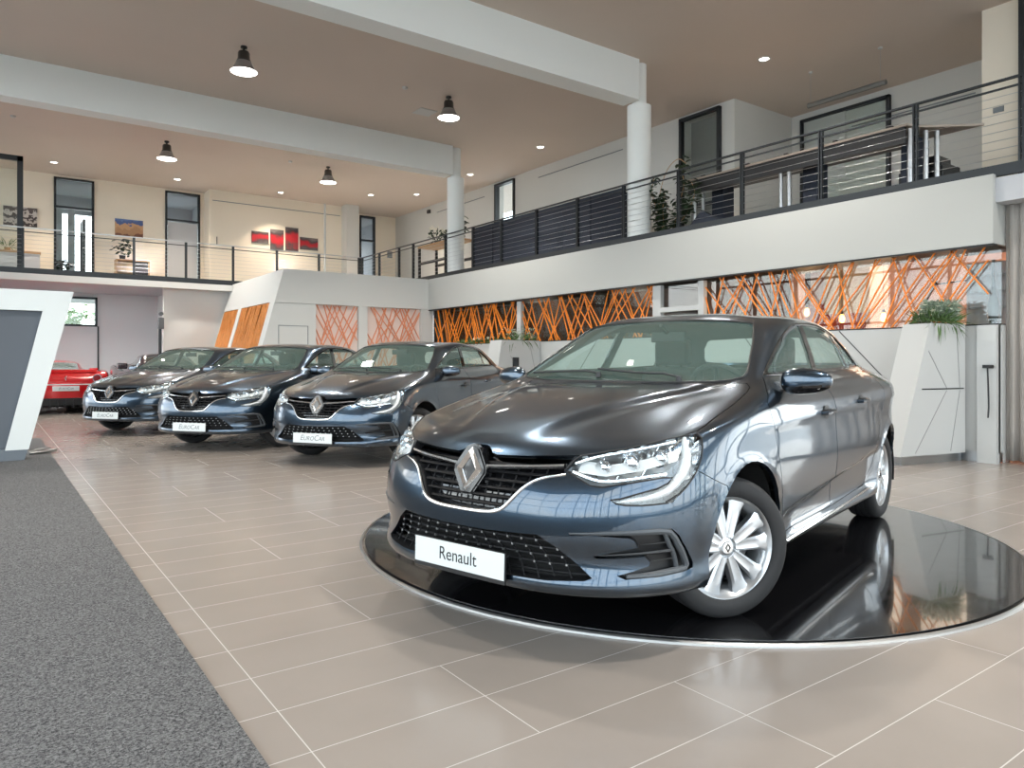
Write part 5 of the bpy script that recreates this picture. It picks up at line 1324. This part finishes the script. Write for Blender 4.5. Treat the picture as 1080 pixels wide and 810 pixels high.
o = empty('potted_plant', (3.25, 24.2, SLAB+.9), 0, 'trailing houseplant standing on the low oak sideboard', 'plant'); b = MB(); b.lathe([(0,0),(.07,0),(.09,.14),(0,.14)], 14); b.build('pot', M['darkframe'], o); b = MB()
for i in range(60): leaf(b, Vector((rnd.gauss(0,.12), rnd.gauss(-.05,.08), rnd.uniform(.14,.62))), rnd, .15)
b.build('foliage', M['leafd'], o)
r = empty('console_table', (.35, 24.1, SLAB), 0, 'grey wood-topped cabinet by the left gallery door', 'cabinet')
b = MB(); b.box(-.9,.85,-.3,.3,.84,.90); b.build('top', M['wood'], r); b = MB(); b.box(-.88,.83,-.28,.28,0,.84); b.build('body', M['grey'], r)
o = empty('potted_plant', (.45, 24.1, SLAB+.9), 0, 'wispy grass plant standing on the grey cabinet', 'plant'); b = MB(); b.lathe([(0,0),(.06,0),(.08,.1),(0,.1)], 14); b.build('pot', M['wood'], o); b = MB(); tuft(b,0,0,.1,.1,.08,.05,40,31,.36,.012); b.build('foliage', M['leaf'], o)
for (x, y, lb) in ((5.75,23.85,'small grey notice frame on the alcove wall beside the glass door'),):
    o = box('notice_frame', M['darkframe'], x-.03+.1, x+.09, y-.02, y, 4.85, 5.10); tag(o, lb, 'frame')
o = box('wall_switch', M['inkgrey'], 12.05, 12.25, Y1-.02, Y1, 5.05, 5.3); tag(o, 'small grey wall panel right of the far glass door', 'wall control')
# rooms beyond: curtain panels and plants near the window
o = empty('potted_plant', (1.85, 26.2, SLAB), 0, 'blue-green bush seen through the first tall glass door', 'plant'); b = MB(); b.lathe([(0,0),(.15,0),(.18,.3),(0,.3)], 14); b.build('pot', M['black'], o); b = MB()
for i in range(140): leaf(b, Vector((rnd.gauss(0,.18), rnd.gauss(0,.15), rnd.uniform(.3,1.0))), rnd, .18)
b.build('foliage', M['leafd'], o)
for i, x in enumerate((1.5, 1.85, 2.2)):
    o = box('window_drape', M['plate'], x-.10, x+.10, 27.3, 27.34, 3.4, 6.1); tag(o, ('white drape panel seen through the first glass door, at its left jamb', 'white drape panel seen through the first glass door, middle one', 'white drape panel seen through the first glass door, by the open leaf')[i], 'curtain', 'drapes beyond the glass door')
o = box('door_leaf', M['darkframe'], 2.3, 2.36, 24.8, 25.7, SLAB, 5.4); tag(o, 'open grey door leaf standing in the first tall glass doorway', 'door')
# ------------------------------------------------------------------ gate rail mechanism on the lower wall
r = empty('gate_mechanism', (3.78, 21.1, 0), 0, 'dark upright door track with metal gears on the lower back wall', 'door track')
b = MB(); b.box(-.10,-.03,-.06,-.005,1.3,2.3); b.build('track', M['darkframe'], r); b = MB(); b.box(-.12,.02,-.12,-.01,2.05,2.35,bev=.02); b.bar((-.05,-.15,2.45),(-.05,-.03,2.45),.05,14); b.build('gear_box', mat_once('plinth_dark', srgb(90,92,94), .5, .3), r)
# outdoor tree beyond the small lower window
o = empty('garden_tree', (2.2, 28.5, -.2), 0, 'green tree outside the small lower window', 'tree'); b = MB(); b.bar((0,0,0),(0,0,2.2),.08,8); b.build('trunk', M['wood'], o); b = MB()
for i in range(500): leaf(b, Vector((rnd.gauss(0,.6), rnd.gauss(0,.5), rnd.uniform(1.6,3.2))), rnd, .25)
b.build('foliage', mat_once('tree_leaf', srgb(120,160,80), .6), o)
# ------------------------------------------------------------------ sports cars at the far end
def loft(b, secs, mi=0, closed=False):
    """secs: list of point rings (same count); mirrored across y"""
    n = len(secs[0]); V = [p for s in secs for p in s]; F = []
    for i in range(len(secs)-1):
        for k in range(n-1): F.append((i*n+k, i*n+k+1, (i+1)*n+k+1, (i+1)*n+k))
    b.add(V, F, mi, True); b.add([(x, -y, z) for x, y, z in V], [tuple(reversed(f)) for f in F], mi, True)
def sports_car(loc, rz, label, paint, name='sports_car'):
    """low two-seat coupe, nose to +x, made of a smooth lofted shell cut into painted body and glass"""
    r = empty(name, loc, rz, label, 'car')
    st = [ # x, half width, belt z, cabin half width, roof z, bottom z
        (2.28,.05,.46,.04,.47,.30),(2.22,.55,.52,.3,.55,.20),(2.05,.80,.60,.5,.64,.16),(1.7,.93,.70,.6,.75,.16),(1.3,.96,.78,.62,.82,.16),(.95,.955,.80,.62,.86,.16),(.75,.95,.81,.62,.93,.16),
        (.45,.945,.82,.60,1.06,.16),(.10,.94,.83,.57,1.18,.16),(-.25,.94,.85,.54,1.215,.16),(-.60,.95,.88,.52,1.19,.16),(-1.0,.97,.92,.49,1.10,.17),(-1.35,.975,.95,.46,1.02,.18),(-1.7,.965,.965,.45,.985,.20),(-2.0,.93,.96,.45,.97,.24),(-2.2,.86,.93,.45,.945,.30),(-2.27,.80,.86,.44,.88,.36)]
    def sec(q):
        x, hw, bz, cw, rz_, bt = q
        return [(x,hw*.90,bt),(x,hw*.98,bt+.10),(x,hw,bt+(bz-bt)*.45),(x,hw*.985,bt+(bz-bt)*.75),(x,hw*.93,bz),(x,(hw*.9+cw)/2+.03,bz+(rz_-bz)*.12+.01),(x,cw+.03,bz+(rz_-bz)*.55),(x,cw*.9,rz_-(rz_-bz)*.12),(x,cw*.5,rz_),(x,0,rz_+.006)]
    S_ = [sec(q) for q in st]
    # refine along x and round each section
    n = len(S_[0]); cols = [curve([s[k] for s in S_], 5, line_ghost0, lambda P: tuple(2*P[-1][j]-P[-2][j] for j in range(3))) for k in range(n)]
    rows = [curve([c[i] for c in cols], 5, line_ghost0, mirror_ghost1) for i in range(len(cols[0]))]
    bm = bmesh.new(); V = [[bm.verts.new(p) for p in q] for q in rows]
    for i in range(len(V)-1):
        for k in range(len(V[0])-1): bm.faces.new((V[i][k], V[i][k+1], V[i+1][k+1], V[i+1][k]))
    # tail panel
    tail = V[-1]; c = bm.verts.new((-2.30, 0, .62))
    for k in range(len(tail)-1): bm.faces.new((tail[k], tail[k+1], c))
    bm.faces.new((tail[0], c, bm.verts.new((-2.28, 0, .36))))
    bmesh.ops.remove_doubles(bm, verts=bm.verts, dist=1e-5); bmesh.ops.recalc_face_normals(bm, faces=bm.faces); bm.normal_update()
    if sum(f.normal.z for f in bm.faces if f.calc_center_median().z > 1.1) < 0: bmesh.ops.reverse_faces(bm, faces=bm.faces)
    WSs = [(.90,.86),(.60,.86),(.02,1.15),(.10,1.20)]; SW = [(.72,.86),(.10,1.13),(-.35,1.17),(-.78,1.10),(-.85,.95),(-.3,.90)]
    RWp = [(-.95,1.5),(-.72,1.14),(-.72,1.10),(-1.62,.97),(-1.62,1.5)]
    f_, rr_ = arc(1.35,.33,.36,0,360,28)[:-1], arc(-1.30,.33,.37,0,360,28)[:-1]
    for p, fl in ((SW, lambda c: c.y > .4), (f_, lambda c: c.y > .6), (rr_, lambda c: c.y > .6)): cutter(bm, p, 'side', fl)
    cutter(bm, [(.92,-.05),(.80,.50),(.12,.46),(.10,-.05)], 'top', lambda c: c.z > .8)
    cutter(bm, [(-.72,-.05),(-.72,.44),(-1.55,.36),(-1.62,-.05)], 'top', lambda c: c.z > .9)
    bmesh.ops.dissolve_degenerate(bm, dist=1e-6, edges=bm.edges); bm.normal_update(); bm.faces.ensure_lookup_table(); bm.verts.ensure_lookup_table(); bm.verts.index_update(); bm.faces.index_update()
    def lb(f):
        c = f.calc_center_median(); s = (c.x, c.z)
        if c.y > .6 and (inpoly(s, f_) or inpoly(s, rr_)) and c.z < .75: return 'hole'
        if c.y > .4 and c.z > .85 and inpoly(s, SW): return 'side_window'
        t = (c.x, c.y)
        if c.z > .8 and inpoly(t, [(.92,-.05),(.80,.50),(.12,.46),(.10,-.05)]): return 'screen'
        if c.z > .9 and inpoly(t, [(-.72,-.05),(-.72,.44),(-1.55,.36),(-1.62,-.05)]): return 'rear_glass'
        return 'body'
    lab = {f.index: lb(f) for f in bm.faces}; N = {}
    for v in bm.verts:
        q = v.normal.copy()
        if abs(v.co.y) < 1e-4: q.y = 0; q.normalize()
        N[v.index] = q
    dk = mat_once('smoked_glass', (.02,.024,.024), .05, 0, 1)
    obj('body_shell', piece(bm, lab, N, ('body',), (1,-1), rim=.02), paint, r)
    obj('windscreen', piece(bm, lab, N, ('screen',), (1,-1), rim=0, off=.003), dk, r)
    obj('rear_screen', piece(bm, lab, N, ('rear_glass',), (1,-1), rim=0, off=.003), mat_once('engine_glass', srgb(120,130,124), .1, 0, 1), r)
    for s in (1,-1): obj('side_window', piece(bm, lab, N, ('side_window',), (s,), rim=0, off=.004), dk, r)
    bv = BVHTree.FromBMesh(bm); bm.free()
    for s in (1,-1):
        for ax in (1.35,-1.30):
            b = MB(); b.bar((ax,.50*s,.33),(ax,.90*s,.33),.37,28); b.build('wheel_well', M['liner'], r)
    b = MB(); b.box(-2.0,2.0,-.80,.80,.15,.24); b.build('underbody', M['liner'], r)
    # tail: twin round lamps, vents, plate, exhausts, diffuser
    for s in (1,-1):
        b = MB(); b.bar((-2.15,.62*s,.80),(-2.285,.62*s,.80),.085,28); o = b.build('tail_lamp', M['amber'], r)
        b = MB(); b.lathe([(.080,0),(.092,0),(.092,.02),(.080,.02)], 28, Matrix.Translation((-2.295,.62*s,.80)) @ Matrix.Rotation(R(90), 4, 'Y')); b.build('lamp_bezel', M['chrome'], o)
        for dy in (.50,.62):
            b = MB(); b.lathe([(.045,0),(.055,0),(.055,.16),(.045,.16)], 20, Matrix.Translation((-2.36,dy*s,.40)) @ Matrix.Rotation(R(90), 4, 'Y')); b.build('exhaust_pipe', M['gloss'], r)
        b = MB(); b.box(.30,.50,.96*s-.10,.96*s+.10,.90,1.02,bev=.035); b.build('door_mirror', paint, r)
    b = MB(); b.box(-2.30,-2.27,-.75,.75,.655,.675); b.build('tail_bright_strip', M['plate'], r)
    b = MB(); b.box(-2.325,-2.295,-.26,.26,.52,.63,bev=.006); pl_ = b.build('number_plate', M['plate'], r)
    text('lettering', 'EuroCar', M['inkgrey'], pl_, (-2.326,0,.575), (R(90),0,R(-90)), .075, .0004, shear=.25)
    b = MB(); b.box(-2.30,-1.95,-.72,.72,.20,.36); 
    for k in range(-4,5): b.box(-2.34,-2.0,k*.15-.01,k*.15+.01,.14,.33)
    b.build('diffuser', M['black'], r)
    b = MB(); b.bar((-2.29,.02,.80),(-2.31,-.02,.86),.012,8,r2=.004); b.bar((-2.30,.0,.79),(-2.30,.0,.75),.014,8,r2=.008); b.build('badge', M['chrome'], r)
    b = MB(); b.prism([(-2.24,.94),(-2.20,1.0),(-1.95,.985),(-1.95,.96)], 'y', -.62, .62); b.build('spoiler_lip', paint, r)
    w0 = make_wheel('wheel', 1); w0.parent = r
    for i, (x, y, s) in enumerate(((1.35,.86,1),(1.35,-.86,-1),(-1.30,.86,1),(-1.30,-.86,-1))):
        o = w0 if i == 0 else copy_tree(w0, r); o.location = (x, y-.102*s, .3183); o.rotation_euler = (0, 0, 0 if s > 0 else PI)
    return r
sports_car((1.32, 21.45, 0), R(93), 'red low sports coupe seen from behind beside the row of saloons', M['redpaint'])
sports_car((3.42, 18.8, 0), R(270), 'dark low sports coupe half hidden behind the farthest saloon of the row', mat_once('dark_maroon_paint', (.03,.008,.010), .25, .3, 1.0)).scale = (1, 1, 1.13)
